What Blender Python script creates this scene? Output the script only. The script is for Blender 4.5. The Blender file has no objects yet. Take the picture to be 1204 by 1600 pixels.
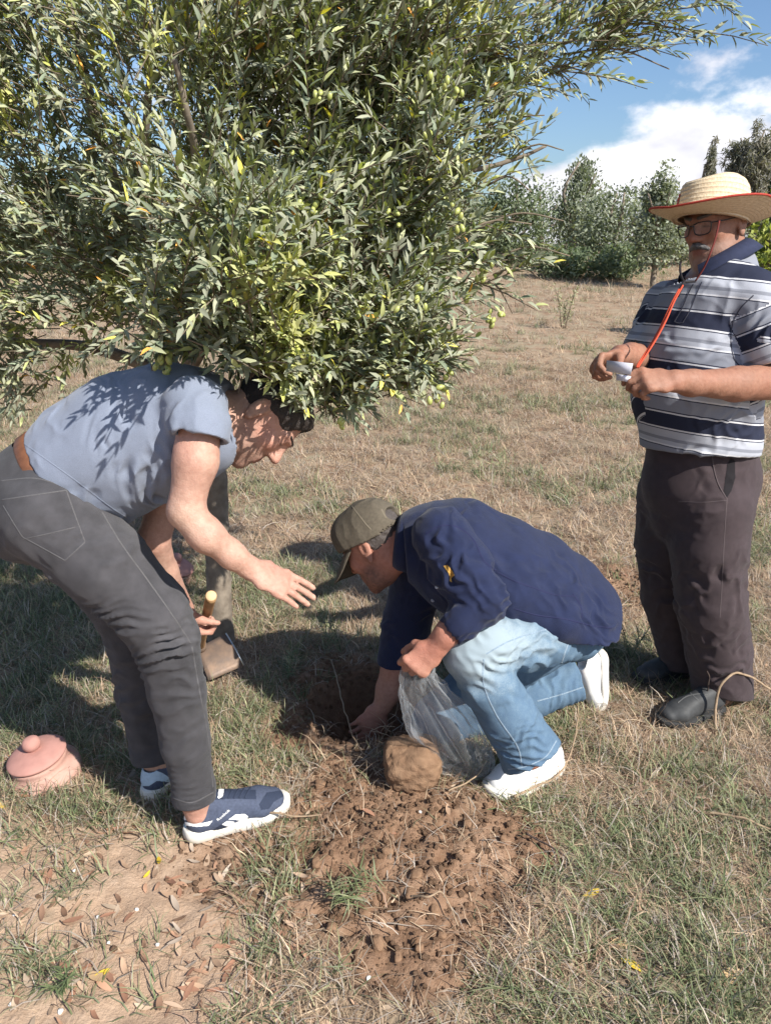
import bpy, math
import numpy as np
from mathutils import Vector, Matrix, Quaternion
from mathutils.bvhtree import BVHTree

# ------------------------------------------------------------------ camera
sc = bpy.context.scene
C = sc.collection
H = 1.55                        # eye height of the photographer
PITCH = math.radians(19.3)
FPX = 1200.0                    # focal length in photo pixels (1204 x 1600)
cam_d = bpy.data.cameras.new('camera'); cam = bpy.data.objects.new('camera', cam_d); C.objects.link(cam)
cam.location = (0, 0, H); cam.rotation_euler = (math.radians(90) - PITCH, 0, 0)
cam_d.sensor_fit = 'VERTICAL'; cam_d.sensor_height = 32; cam_d.lens = FPX / 1600 * 32
cam_d.clip_start = 0.05; cam_d.clip_end = 900
sc.camera = cam

# ------------------------------------------------------------------ sun and sky
SUN_EL, SUN_AZ = 41.0, 134.0    # azimuth clockwise from +Y (straight ahead)
sd = Vector((math.sin(math.radians(SUN_AZ)) * math.cos(math.radians(SUN_EL)),
             math.cos(math.radians(SUN_AZ)) * math.cos(math.radians(SUN_EL)),
             math.sin(math.radians(SUN_EL))))
sun_d = bpy.data.lights.new('sun', 'SUN'); sun = bpy.data.objects.new('sun', sun_d); C.objects.link(sun)
sun_d.energy = 5.0; sun_d.angle = math.radians(0.55); sun_d.color = (1.0, 0.955, 0.88)
sun.rotation_euler = sd.to_track_quat('Z', 'Y').to_euler(); sun.location = (3, -3, 6)

world = bpy.data.worlds.new('World'); sc.world = world; world.use_nodes = True
nt = world.node_tree; nt.nodes.clear()
def wn(t, **k):
    n = nt.nodes.new(t)
    for a, b in k.items(): setattr(n, a, b)
    return n
sky = wn('ShaderNodeTexSky', sky_type='NISHITA', sun_disc=False, sun_elevation=math.radians(SUN_EL),
         sun_rotation=math.radians(SUN_AZ), air_density=1.0, dust_density=1.3, ozone_density=1.6)
bg1 = wn('ShaderNodeBackground'); bg1.inputs['Strength'].default_value = 0.090
bg2 = wn('ShaderNodeBackground'); bg2.inputs['Strength'].default_value = 0.86
tc = wn('ShaderNodeTexCoord'); mp = wn('ShaderNodeMapping')
mp.inputs['Scale'].default_value = (1, 1, 1.7); mp.inputs['Location'].default_value = (5.5, 0.3, 1.7)
nz = wn('ShaderNodeTexNoise'); nz.inputs['Scale'].default_value = 4.2; nz.inputs['Detail'].default_value = 9; nz.inputs['Roughness'].default_value = 0.55
nz2 = wn('ShaderNodeTexNoise'); nz2.inputs['Scale'].default_value = 9; nz2.inputs['Detail'].default_value = 6
sx = wn('ShaderNodeSeparateXYZ')
band = wn('ShaderNodeMapRange'); band.inputs['From Min'].default_value = 0.04; band.inputs['From Max'].default_value = 0.24
band.inputs['To Min'].default_value = 0.07; band.inputs['To Max'].default_value = -0.07
add = wn('ShaderNodeMath', operation='ADD')
cov = wn('ShaderNodeMapRange', interpolation_type='SMOOTHSTEP'); cov.inputs['From Min'].default_value = 0.525; cov.inputs['From Max'].default_value = 0.62
ccol = wn('ShaderNodeMapRange'); ccol.inputs['From Min'].default_value = 0.35; ccol.inputs['From Max'].default_value = 0.62
ccol.inputs['To Min'].default_value = 0.62; ccol.inputs['To Max'].default_value = 0.98
comb = wn('ShaderNodeCombineColor'); blu = wn('ShaderNodeMath', operation='MULTIPLY_ADD'); blu.inputs[1].default_value = 0.9; blu.inputs[2].default_value = 0.13
tint = wn('ShaderNodeMixRGB', blend_type='MULTIPLY'); tint.inputs['Fac'].default_value = 1.0; tint.inputs['Color2'].default_value = (0.80, 0.93, 1.08, 1)
mix = wn('ShaderNodeMixShader'); outw = wn('ShaderNodeOutputWorld')
L = nt.links.new
L(tc.outputs['Generated'], mp.inputs['Vector']); L(mp.outputs['Vector'], nz.inputs['Vector']); L(mp.outputs['Vector'], nz2.inputs['Vector'])
L(tc.outputs['Generated'], sx.inputs[0]); L(sx.outputs['Z'], band.inputs['Value'])
L(nz.outputs['Fac'], add.inputs[0]); L(band.outputs['Result'], add.inputs[1]); L(add.outputs[0], cov.inputs['Value'])
L(nz2.outputs['Fac'], ccol.inputs['Value'])
L(ccol.outputs['Result'], comb.inputs['Red']); L(ccol.outputs['Result'], comb.inputs['Green'])
L(ccol.outputs['Result'], blu.inputs[0]); L(blu.outputs[0], comb.inputs['Blue'])
L(sky.outputs[0], tint.inputs['Color1']); L(tint.outputs[0], bg1.inputs['Color']); L(comb.outputs[0], bg2.inputs['Color'])
L(cov.outputs['Result'], mix.inputs['Fac']); L(bg1.outputs[0], mix.inputs[1]); L(bg2.outputs[0], mix.inputs[2]); L(mix.outputs[0], outw.inputs['Surface'])

vs = sc.view_settings
vs.view_transform = 'Standard'; vs.look = 'None'; vs.gamma = 1.0; vs.use_curve_mapping = False
vs.exposure = 0.66
sc.cycles.use_denoising = True
sc.cycles.max_bounces = 8; sc.cycles.transparent_max_bounces = 16
sc.cycles.caustics_reflective = False; sc.cycles.caustics_refractive = False

# ------------------------------------------------------------------ helpers
rng = np.random.default_rng(7)
CP, SP = math.cos(PITCH), math.sin(PITCH)
CAM = np.array([0, 0, H])
A_ = lambda *v: np.array(v, dtype=float)
def unit(v): v = np.asarray(v, float); return v / max(1e-9, np.linalg.norm(v))
def ray(px, py):
    u, v = (px - 602) / FPX, (py - 800) / FPX
    return A_(u, CP - v * SP, -(SP + v * CP))
def P(px, py, Y):
    d = ray(px, py); return CAM + d * (Y / d[1])
def PT(px, py, Y):
    d = ray(px, py); t = Y / d[1]; return CAM + d * t, t / FPX      # point, metres per photo pixel
def G(px, py, z=0.0):
    d = ray(px, py); return CAM + d * ((z - H) / d[2])
def proj(p):
    p = np.asarray(p, float) - CAM
    x, y, z = p[..., 0], p[..., 1], p[..., 2]
    dep = y * CP - z * SP; up = y * SP + z * CP
    return 602 + x / dep * FPX, 800 - up / dep * FPX, dep

_tab = np.random.default_rng(3).random(256).astype(np.float32) * 2 - 1
_per = np.random.default_rng(4).permutation(256)
def vnoise(p, seed=0):
    p = np.asarray(p, float); i = np.floor(p).astype(np.int64); f = p - i
    f = f * f * (3 - 2 * f); x, y, z = i[..., 0] + seed * 17, i[..., 1] + seed * 31, i[..., 2]
    def h(a, b, c): return _tab[_per[(_per[(_per[a & 255] + b) & 255] + c) & 255]]
    fx, fy, fz = f[..., 0], f[..., 1], f[..., 2]
    def lx(b, c): return h(x, b, c) * (1 - fx) + h(x + 1, b, c) * fx
    a = lx(y, z) * (1 - fy) + lx(y + 1, z) * fy
    b = lx(y, z + 1) * (1 - fy) + lx(y + 1, z + 1) * fy
    return a * (1 - fz) + b * fz
def fbm(p, o=4, seed=0, g=0.5):
    s, a, q = 0, 1.0, np.asarray(p, float)
    for k in range(o):
        s = s + a * vnoise(q, seed + k); a *= g; q = q * 2.03 + 5.1
    return s
def n2(x, y, s, o=4, seed=0, g=0.5):
    x, y = np.broadcast_arrays(x, y)
    return fbm(np.stack([x * s, y * s, np.full(x.shape, seed * 1.7)], -1), o, seed, g)

# ---- objects
def mesh(name, V, F, smooth=True, attrs=None):
    """V (N,3); F (M,k) array or list of such arrays"""
    me = bpy.data.meshes.new(name)
    Fs = F if isinstance(F, list) else [F]
    Fs = [np.asarray(f, np.int32) for f in Fs if len(f)]
    V = np.asarray(V, np.float32)
    me.vertices.add(len(V)); me.vertices.foreach_set('co', V.ravel())
    nl = sum(f.size for f in Fs); nf = sum(len(f) for f in Fs)
    me.loops.add(nl); me.polygons.add(nf)
    me.loops.foreach_set('vertex_index', np.concatenate([f.ravel() for f in Fs]))
    st = []; o = 0
    for f in Fs:
        st.append(o + np.arange(len(f)) * f.shape[1]); o += f.size
    me.polygons.foreach_set('loop_start', np.concatenate(st).astype(np.int32))
    me.update(calc_edges=True)
    if smooth: me.polygons.foreach_set('use_smooth', np.ones(nf, bool))
    for k, a in (attrs or {}).items():
        a = np.asarray(a, np.float32)
        if a.ndim == 1:
            at = me.attributes.new(k, 'FLOAT', 'POINT'); at.data.foreach_set('value', a)
        else:
            if a.shape[1] == 3: a = np.concatenate([a, np.ones((len(a), 1), np.float32)], 1)
            at = me.attributes.new(k, 'FLOAT_COLOR', 'POINT'); at.data.foreach_set('color', a.ravel())
    return me
def tag(o, label=None, cat=None, group=None, kind=None):
    if label: o['label'] = label
    if cat: o['category'] = cat
    if group: o['group'] = group
    if kind: o['kind'] = kind
    return o
def link(name, data, mat=None, parent=None):
    o = bpy.data.objects.new(name, data)
    if mat is not None and data is not None and not len(data.materials): data.materials.append(mat)
    C.objects.link(o)
    if parent is not None: o.parent = parent
    return o
def base_of(parent):
    b = np.zeros(3)
    while parent is not None: b = b + np.array(parent.location); parent = parent.parent
    return b
def obj(name, V, F, mat, parent=None, at=None, smooth=True, attrs=None):
    """one mesh object from WORLD coordinates; a top-level one gets its origin at `at` (default: base centre)"""
    V = np.asarray(V, float)
    if parent is None:
        b = np.asarray(at, float) if at is not None else A_(*(V[:, :2].mean(0)), V[:, 2].min())
    else: b = base_of(parent)
    o = link(name, mesh(name, V - b, F, smooth, attrs), mat, parent)
    if parent is None: o.location = b
    return o
def empty(name, loc, label, cat, group=None):
    o = bpy.data.objects.new(name, None); C.objects.link(o); o.location = loc; o.empty_display_size = .1
    return tag(o, label, cat, group)
def merge(parts):
    """[(V,F)] of equal face sizes -> (V,[F])"""
    Vs, Fs, n = [np.zeros((0, 3))], {}, 0
    for V, F in parts:
        for f in (F if isinstance(F, list) else [F]):
            f = np.asarray(f)
            if len(f): Fs.setdefault(f.shape[1], []).append(f + n)
        Vs.append(V); n += len(V)
    return np.concatenate(Vs), [np.concatenate(f) for f in Fs.values()]
def tube(pts, rad, n=8, caps=True):
    pts = np.asarray(pts, float); m = len(pts)
    rad = np.broadcast_to(np.asarray(rad, float), (m,))
    t = np.gradient(pts, axis=0); t /= np.maximum(1e-9, np.linalg.norm(t, axis=1))[:, None]
    u = np.cross(t[0], A_(0.31, 0.2, 0.93)); u = unit(u); V = []
    for i in range(m):
        u = unit(u - t[i] * (u @ t[i])); w = np.cross(t[i], u)
        a = np.arange(n) * 2 * math.pi / n
        V.append(pts[i] + rad[i] * (np.cos(a)[:, None] * u + np.sin(a)[:, None] * w))
    V = np.concatenate(V); i, j = np.meshgrid(np.arange(m - 1), np.arange(n), indexing='ij'); i, j = i.ravel(), j.ravel()
    F = np.stack([i * n + j, i * n + (j + 1) % n, (i + 1) * n + (j + 1) % n, (i + 1) * n + j], 1)
    if not caps: return V, [F]
    V = np.concatenate([V, pts[:1], pts[-1:]]); k = np.arange(n)
    T = np.concatenate([np.stack([np.full(n, m * n), (k + 1) % n, k], 1), np.stack([np.full(n, m * n + 1), (m - 1) * n + k, (m - 1) * n + (k + 1) % n], 1)])
    return V, [F, T]
def smooth_path(pts, n=24):
    """Catmull-Rom through the points"""
    p = np.asarray(pts, float); p = np.concatenate([2 * p[:1] - p[1:2], p, 2 * p[-1:] - p[-2:-1]]); m = len(p) - 3
    out = []
    for t in np.linspace(0, m - 1e-6, n):
        i = int(t); f = t - i; a, b, c, d = p[i:i + 4]
        out.append(.5 * (2 * b + (c - a) * f + (2 * a - 5 * b + 4 * c - d) * f * f + (3 * b - a - 3 * c + d) * f ** 3))
    return np.array(out)
def lathe(prof, n=32, sx=1.0, sy=1.0):
    """profile [(r,z)] -> closed surface of revolution about Z"""
    prof = np.asarray(prof, float); m = len(prof); a = np.arange(n) * 2 * math.pi / n
    V = np.stack([np.outer(prof[:, 0], np.cos(a)) * sx, np.outer(prof[:, 0], np.sin(a)) * sy, np.repeat(prof[:, 1:2], n, 1)], -1).reshape(-1, 3)
    i, j = np.meshgrid(np.arange(m - 1), np.arange(n), indexing='ij'); i, j = i.ravel(), j.ravel()
    return V, [np.stack([i * n + j, i * n + (j + 1) % n, (i + 1) * n + (j + 1) % n, (i + 1) * n + j], 1)]
def frame(f, up):
    """columns: side (left), forward, up"""
    f = unit(f); up = unit(np.asarray(up, float) - f * (np.asarray(up, float) @ f)); s = np.cross(up, f)  # left of forward
    return np.stack([s, f, up], 1)

# ---- signed distance fields, meshed with surface nets
class Field:
    def __init__(s, lo, hi, h):
        s.lo, s.h = np.asarray(lo, float), h
        s.n = np.ceil((np.asarray(hi, float) - s.lo) / h).astype(int) + 1
        s.d = np.full(s.n, 0.05, np.float32)
    def _box(s, lo, hi):
        a = np.clip(np.floor((lo - s.lo) / s.h).astype(int), 0, s.n); b = np.clip(np.ceil((hi - s.lo) / s.h).astype(int) + 1, 0, s.n)
        if np.any(b <= a): return None
        g = [(s.lo[i] + np.arange(a[i], b[i]) * s.h).astype(np.float32) for i in range(3)]
        return tuple(slice(a[i], b[i]) for i in range(3)), g[0][:, None, None], g[1][None, :, None], g[2][None, None, :]
    def _put(s, sl, v, k, sub):
        a = s.d[sl]
        if sub:
            b = -v
            if k > 0:
                hh = np.maximum(k - np.abs(a - b), 0) / k; s.d[sl] = np.maximum(a, b) + hh * hh * k * .25
            else: s.d[sl] = np.maximum(a, b)
        else:
            if k > 0:
                hh = np.maximum(k - np.abs(a - v), 0) / k; s.d[sl] = np.minimum(a, v) - hh * hh * k * .25
            else: s.d[sl] = np.minimum(a, v)
    def ec(s, a, b, ra, rb=None, u=None, k=.02, sub=False):
        """capsule with an elliptic, tapering section; ra=(r along u, r across) at a, rb at b"""
        a, b = np.asarray(a, float), np.asarray(b, float)
        ra = (ra, ra) if np.isscalar(ra) else ra; rb = ra if rb is None else ((rb, rb) if np.isscalar(rb) else rb)
        ab = b - a; l = np.linalg.norm(ab); w = ab / l if l > 1e-6 else A_(0, 0, 1.)
        if u is None: u = np.cross(w, A_(.12, .97, .2))
        u = unit(u - w * (u @ w)); v = np.cross(w, u)
        m = max(max(ra), max(rb)) + k + .03
        r = s._box(np.minimum(a, b) - m, np.maximum(a, b) + m)
        if r is None: return
        sl, X, Y, Z = r; X = X - np.float32(a[0]); Y = Y - np.float32(a[1]); Z = Z - np.float32(a[2])
        t = X * w[0] + Y * w[1] + Z * w[2]
        hh = np.clip(t / l, 0, 1) if l > 1e-6 else np.zeros_like(t)
        t = t - hh * l
        rx = ra[0] + (rb[0] - ra[0]) * hh; ry = ra[1] + (rb[1] - ra[1]) * hh; rm = np.minimum(rx, ry)
        q = ((X * u[0] + Y * u[1] + Z * u[2]) / rx) ** 2 + ((X * v[0] + Y * v[1] + Z * v[2]) / ry) ** 2 + (t / rm) ** 2
        s._put(sl, ((np.sqrt(q) - 1) * rm).astype(np.float32), k, sub)
    def el(s, c, r, M=None, k=.02, sub=False):
        c = np.asarray(c, float); r = np.asarray(r, float); M = np.eye(3) if M is None else M
        m = r.max() + k + .02; b = s._box(c - m, c + m)
        if b is None: return
        sl, X, Y, Z = b; X = X - np.float32(c[0]); Y = Y - np.float32(c[1]); Z = Z - np.float32(c[2])
        q = sum(((X * M[0, i] + Y * M[1, i] + Z * M[2, i]) / r[i]) ** 2 for i in range(3))
        s._put(sl, ((np.sqrt(q) - 1) * r.min()).astype(np.float32), k, sub)
    def chain(s, pts, k=.02):
        """pts: (point, radius or (in-plane, depth) radii)"""
        for (a, ra), (b, rb) in zip(pts[:-1], pts[1:]): s.ec(a, b, ra, rb, k=k)
    def cut(s, c, n, R, off=0.0):
        """remove what lies beyond the plane, within R of c"""
        c = np.asarray(c, float); n = unit(n); b = s._box(c - R, c + R)
        if b is None: return
        sl, X, Y, Z = b; d = (X - c[0]) * n[0] + (Y - c[1]) * n[1] + (Z - c[2]) * n[2] - off
        rr = np.sqrt((X - c[0]) ** 2 + (Y - c[1]) ** 2 + (Z - c[2]) ** 2)
        s.d[sl] = np.where(rr < R, np.maximum(s.d[sl], d), s.d[sl]).astype(np.float32)
    def mesh(s, relax=1):
        d = s.d; ins = d < 0; nx, ny, nz = s.n
        cnt = np.zeros((nx - 1, ny - 1, nz - 1), np.uint8)
        for i in (0, 1):
            for j in (0, 1):
                for k in (0, 1): cnt += ins[i:nx - 1 + i, j:ny - 1 + j, k:nz - 1 + k]
        cells = np.argwhere((cnt > 0) & (cnt < 8)); N = len(cells)
        idx = np.full(cnt.shape, -1, np.int32); idx[tuple(cells.T)] = np.arange(N)
        acc = np.zeros((N, 3)); w = np.zeros(N)
        for ax in range(3):
            o1, o2 = [(1, 2), (0, 2), (0, 1)][ax]
            for p in (0, 1):
                for q in (0, 1):
                    a = cells.copy(); a[:, o1] += p; a[:, o2] += q; b = a.copy(); b[:, ax] += 1
                    da, db = d[tuple(a.T)], d[tuple(b.T)]; m = (da < 0) != (db < 0)
                    t = np.where(m, da / np.where(m, da - db, 1), 0)
                    pt = a.astype(float); pt[:, ax] += t; acc[m] += pt[m]; w[m] += 1
        V = acc / w[:, None]
        Fs = []
        for ax in range(3):
            o1, o2 = [(1, 2), (2, 0), (0, 1)][ax]
            s0 = [slice(None)] * 3; s1 = [slice(None)] * 3; s0[ax] = slice(0, -1); s1[ax] = slice(1, None)
            A, B = ins[tuple(s0)], ins[tuple(s1)]
            e = np.argwhere(A != B); ok = (e[:, o1] > 0) & (e[:, o2] > 0) & (e[:, o1] < s.n[o1] - 1) & (e[:, o2] < s.n[o2] - 1); e = e[ok]
            fl = A[tuple(e.T)]
            c = []
            for p, q in ((-1, -1), (0, -1), (0, 0), (-1, 0)):
                x = e.copy(); x[:, o1] += p; x[:, o2] += q; c.append(idx[tuple(x.T)])
            f = np.stack(c, 1); f[~fl] = f[~fl][:, ::-1]; Fs.append(f)
        F = np.concatenate(Fs); F = F[(F >= 0).all(1)]
        V = s.lo + V * s.h
        for _ in range(relax): V = laplace(V, F, .5)
        return V, F
def laplace(V, F, lam):
    acc = np.zeros_like(V); n = np.zeros(len(V)); k = F.shape[1]
    for i in range(k):
        a, b = F[:, i], F[:, (i + 1) % k]
        for c in range(3): acc[:, c] += np.bincount(a, V[b, c], len(V)) + np.bincount(b, V[a, c], len(V))
        n += np.bincount(a, minlength=len(V)) + np.bincount(b, minlength=len(V))
    return V + lam * (acc / np.maximum(n, 1)[:, None] - V)
def normals(V, F):
    n = np.cross(V[F[:, 2]] - V[F[:, 0]], V[F[:, -1]] - V[F[:, 1]]); N = np.zeros_like(V)
    for i in range(F.shape[1]):
        for c in range(3): N[:, c] += np.bincount(F[:, i], n[:, c], len(V))
    return N / np.maximum(1e-12, np.linalg.norm(N, axis=1))[:, None]
def folds(V, F, specs, base=.0012, bs=14, seed=0):
    """cloth creases: specs = (centre, reach, wave direction, wavelength, amplitude)"""
    N = normals(V, F)
    d = base * fbm(V * bs, 3, seed) * 1.5
    wob = fbm(V * 7.5, 3, seed + 5); wob2 = fbm(V * 16, 2, seed + 9)
    for c, R, w, lam, amp in specs:
        q = V - c; g = np.exp(-(q ** 2).sum(1) / (R * R)); w = unit(w)
        ph = (q @ w) / lam + 1.25 * wob + .22 * wob2
        s = 1 - 2 * np.abs(((ph + seed * .37) % 1) - .5) * 1.0            # triangle wave
        s = s ** 1.7
        d += amp * g * (s - .5) * 1.5 * np.clip(.45 + 1.1 * wob2 + .5 * wob, 0, 1.3)
    return V + N * d[:, None]

# ---- things lying on a surface, placed by where the photo shows them and pressed onto the real mesh
class Skin:
    def __init__(s, V, F): s.t = BVHTree.FromPolygons([tuple(v) for v in V], [tuple(map(int, f)) for f in F])
    def hit(s, px, py, off=0.0):
        d = Vector(unit(ray(px, py))); h = s.t.ray_cast(Vector(CAM), d)
        if h[0] is None: return None
        n = h[1] if h[1].dot(d) < 0 else -h[1]
        return np.array(h[0]) + np.array(n) * off
    def ribbon(s, pts, wpx, h=.0012, n=None, side=.0003):
        """raised seam along a pixel path"""
        p = smooth_path(np.array([(x, y, 0) for x, y in pts], float), n or max(6, int(np.abs(np.diff(np.array(pts), axis=0)).sum() / 4)))[:, :2]
        t = np.gradient(p, axis=0); t /= np.maximum(1e-6, np.hypot(*t.T))[:, None]; nn = np.stack([-t[:, 1], t[:, 0]], 1)
        V, ok = [], []
        for i in range(len(p)):
            row = [s.hit(*(p[i] + nn[i] * o * wpx), off) for o, off in ((-.5, side), (0, h), (.5, side))]
            ok.append(all(r is not None for r in row)); V += [r if r is not None else np.zeros(3) for r in row]
        F = [(3 * i + k, 3 * i + k + 1, 3 * i + k + 4, 3 * i + k + 3) for i in range(len(p) - 1) if ok[i] and ok[i + 1] for k in (0, 1)]
        V = np.array(V); F = np.array(F, int).reshape(-1, 4)
        u = np.unique(F); m = np.zeros(len(V), int); m[u] = np.arange(len(u)); return V[u], m[F]
    def patch(s, poly, off=.001, step=.8):
        """flat print filling a pixel polygon"""
        poly = np.array(poly, float); lo, hi = poly.min(0) - step, poly.max(0) + step
        xs = np.arange(lo[0], hi[0] + step, step); ys = np.arange(lo[1], hi[1] + step, step)
        def inside(x, y):
            c = False
            for (x1, y1), (x2, y2) in zip(poly, np.roll(poly, -1, 0)):
                if (y1 > y) != (y2 > y) and x < (x2 - x1) * (y - y1) / (y2 - y1) + x1: c = not c
            return c
        V, ix, F = [], {}, []
        def vert(i, j):
            if (i, j) not in ix:
                h = s.hit(xs[i], ys[j], off); ix[i, j] = None if h is None else len(V)
                if h is not None: V.append(h)
            return ix[i, j]
        for i in range(len(xs) - 1):
            for j in range(len(ys) - 1):
                if inside(xs[i] + step / 2, ys[j] + step / 2):
                    q = [vert(i, j), vert(i + 1, j), vert(i + 1, j + 1), vert(i, j + 1)]
                    if None not in q: F.append(q)
        return np.array(V).reshape(-1, 3), np.array(F, int).reshape(-1, 4)

def each(name, parts, mat_, parent):
    """each strip or print a mesh of its own"""
    return [obj(name, v, f, mat_, parent) for v, f in parts if len(f)]
# ------------------------------------------------------------------ materials
MATS = {}
def nodes(name):
    m = bpy.data.materials.new(name); m.use_nodes = True; t = m.node_tree; b = t.nodes['Principled BSDF']
    MATS[name] = m
    def N(typ, **k):
        n = t.nodes.new(typ)
        for a, v in k.items():
            if a.startswith('i_'): n.inputs[a[2:].replace('_', ' ')].default_value = v
            else: setattr(n, a, v)
        return n
    return m, t, b, N, t.links.new
def rgba(c): return (c[0], c[1], c[2], 1)
def mat(name, col, rough=.8, var=.12, scale=30, bump=0.0, bscale=200, attr=None, spec=.3, weave=False, sub=0, col2=None, detail=5, sheen=0, metallic=0, bd=.002):
    """base colour (or a colour attribute) mottled by noise, plus fine relief"""
    m, t, b, N, Lk = nodes(name)
    geo = N('ShaderNodeTexCoord'); nz = N('ShaderNodeTexNoise', i_Scale=scale, i_Detail=detail); Lk(geo.outputs['Object'], nz.inputs['Vector'])
    ramp = N('ShaderNodeMapRange'); ramp.inputs['From Min'].default_value = .25; ramp.inputs['From Max'].default_value = .75
    ramp.inputs['To Min'].default_value = 0; ramp.inputs['To Max'].default_value = 1; Lk(nz.outputs['Fac'], ramp.inputs['Value'])
    mixn = N('ShaderNodeMix', data_type='RGBA')
    c2 = col2 or tuple(min(1, c * (1 + var)) for c in col); c1 = col if col2 else tuple(c * (1 - var) for c in col)
    mixn.inputs[6].default_value = rgba(c1); mixn.inputs[7].default_value = rgba(c2); Lk(ramp.outputs['Result'], mixn.inputs['Factor'])
    src = mixn.outputs[2]
    if attr:
        at = N('ShaderNodeAttribute', attribute_name=attr); mu = N('ShaderNodeMix', data_type='RGBA', blend_type='MULTIPLY'); mu.inputs['Factor'].default_value = 1
        Lk(src, mu.inputs[6]); Lk(at.outputs['Color'], mu.inputs[7]); src = mu.outputs[2]
    Lk(src, b.inputs['Base Color'])
    b.inputs['Roughness'].default_value = rough; b.inputs['Specular IOR Level'].default_value = spec; b.inputs['Metallic'].default_value = metallic
    if sub:
        b.inputs['Subsurface Weight'].default_value = sub; b.inputs['Subsurface Radius'].default_value = (1, .35, .2); b.inputs['Subsurface Scale'].default_value = .006
    if sheen: b.inputs['Sheen Weight'].default_value = sheen; b.inputs['Sheen Roughness'].default_value = .5
    if bump:
        bn = N('ShaderNodeTexNoise', i_Scale=bscale, i_Detail=3); Lk(geo.outputs['Object'], bn.inputs['Vector']); h = bn.outputs['Fac']
        if weave:
            w1 = N('ShaderNodeTexWave', wave_type='BANDS', bands_direction='DIAGONAL', i_Scale=weave, i_Distortion=.6); Lk(geo.outputs['Object'], w1.inputs['Vector'])
            ad = N('ShaderNodeMath', operation='ADD'); Lk(h, ad.inputs[0]); Lk(w1.outputs['Fac'], ad.inputs[1]); h = ad.outputs[0]
        bp = N('ShaderNodeBump', i_Strength=bump, i_Distance=bd); Lk(h, bp.inputs['Height']); Lk(bp.outputs['Normal'], b.inputs['Normal'])
    return m
# ------------------------------------------------------------------ ground
def sstep(a, b, x): t = np.clip((x - a) / (b - a), 0, 1); return t * t * (3 - 2 * t)
HOLE = G(566, 1098); MOUND = G(640, 1335); PATCH = G(950, 905); HEAPL = G(452, 902)
def hole_r(x, y):
    n = n2(x, y, 9, 3, 2) * .10
    return np.sqrt(((x - HOLE[0]) / .215) ** 2 + ((y - HOLE[1]) / .26) ** 2) + n
def fresh(x, y):
    n = n2(x, y, 5.5, 4, 4) * .34
    r1 = np.sqrt(((x - MOUND[0] + .01) / .34) ** 2 + ((y - MOUND[1]) / .43) ** 2) + n * 1.15
    r2 = np.sqrt(((x - HOLE[0] + .03) / .36) ** 2 + ((y - HOLE[1] + .04) / .34) ** 2) + n
    r3 = np.sqrt(((x - PATCH[0]) / .26) ** 2 + ((y - PATCH[1]) / .30) ** 2) + n
    r4 = np.sqrt(((x + .33) / .24) ** 2 + ((y - 1.63) / .20) ** 2) + n
    return np.maximum.reduce([1 - sstep(.8, 1.15, r1), 1 - sstep(.75, 1.1, r2), .9 * (1 - sstep(.7, 1.1, r3)), .7 * (1 - sstep(.6, 1.1, r4))])
def bare(x, y):
    n = n2(x, y, 3.2, 4, 6) * .28
    e = np.maximum((x + .33) / .5, (y - 1.72) / .45) + n * .8
    return (1 - sstep(-.12, .25, e)) * (1 - .85 * sstep(.4, .65, n2(x, y, 4, 3, 33)))
def gh(x, y):
    x, y = np.broadcast_arrays(np.asarray(x, float), np.asarray(y, float))
    far = np.clip(y - 4.2, 0, 26); z = .058 * far * far / (far + 1.6)
    z = z + .05 * n2(x, y, .35, 3, 1) * sstep(3.5, 9, y) + .018 * n2(x, y, 1.3, 3, 8)
    f = fresh(x, y); fine = 1 - sstep(3, 7, y)
    z = z + fine * (.007 * n2(x, y, 16, 3, 3) + .0035 * n2(x, y, 45, 2, 7))
    lump = np.abs(n2(x, y, 15, 3, 12)); z = z + f * fine * (.008 * lump - .004 + .013 * n2(x, y, 26, 4, 13, .65) + .006 * n2(x, y, 70, 2, 15))
    rm = np.sqrt(((x - MOUND[0]) / .38) ** 2 + ((y - MOUND[1] - .05) / .40) ** 2)
    z = z + .060 * np.exp(-(rm ** 2) * 1.6) * (1 + .35 * n2(x, y, 7, 2, 14))
    r3 = np.sqrt(((x - PATCH[0]) / .25) ** 2 + ((y - PATCH[1]) / .25) ** 2); z = z + .05 * np.exp(-r3 ** 2 * 1.5)
    r5 = np.sqrt(((x - HEAPL[0]) / .16) ** 2 + ((y - HEAPL[1]) / .14) ** 2); z = z + .035 * np.exp(-r5 ** 2)
    z = z - .30 * (1 - sstep(.45, 1.0, hole_r(x, y)))
    return z
def gz(x, y): return float(gh(np.array([x]), np.array([y]))[0])
def Gz(px, py):
    """point of the ground surface seen at a photo pixel"""
    z = 0.0
    for _ in range(6): p = G(px, py, z); z = gz(p[0], p[1])
    return A_(p[0], p[1], z)
def graded(lo, hi, step, end, growth):
    a = list(np.arange(lo, hi, step)); s = step
    while a[-1] < end[1]: s *= growth; a.append(a[-1] + s)
    b = []; s = step; v = lo
    while v > end[0]: s *= growth; v -= s; b.append(v)
    return np.array(b[::-1] + a)
gx = graded(-1.35, 1.45, .0115, (-160, 160), 1.10); gy = graded(.95, 3.0, .0115, (-40, 260), 1.055)
XX, YY = np.meshgrid(gx, gy, indexing='ij'); ZZ = gh(XX, YY)
nx, ny = XX.shape; i, j = np.meshgrid(np.arange(nx - 1), np.arange(ny - 1), indexing='ij'); i, j = i.ravel(), j.ravel()
GF = np.stack([i * ny + j, (i + 1) * ny + j, (i + 1) * ny + j + 1, i * ny + j + 1], 1)
GV = np.stack([XX, YY, ZZ], -1).reshape(-1, 3)
fr = np.maximum(fresh(XX, YY), 1 - sstep(.8, 1.15, hole_r(XX, YY))).ravel(); br = bare(XX, YY).ravel()

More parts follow.
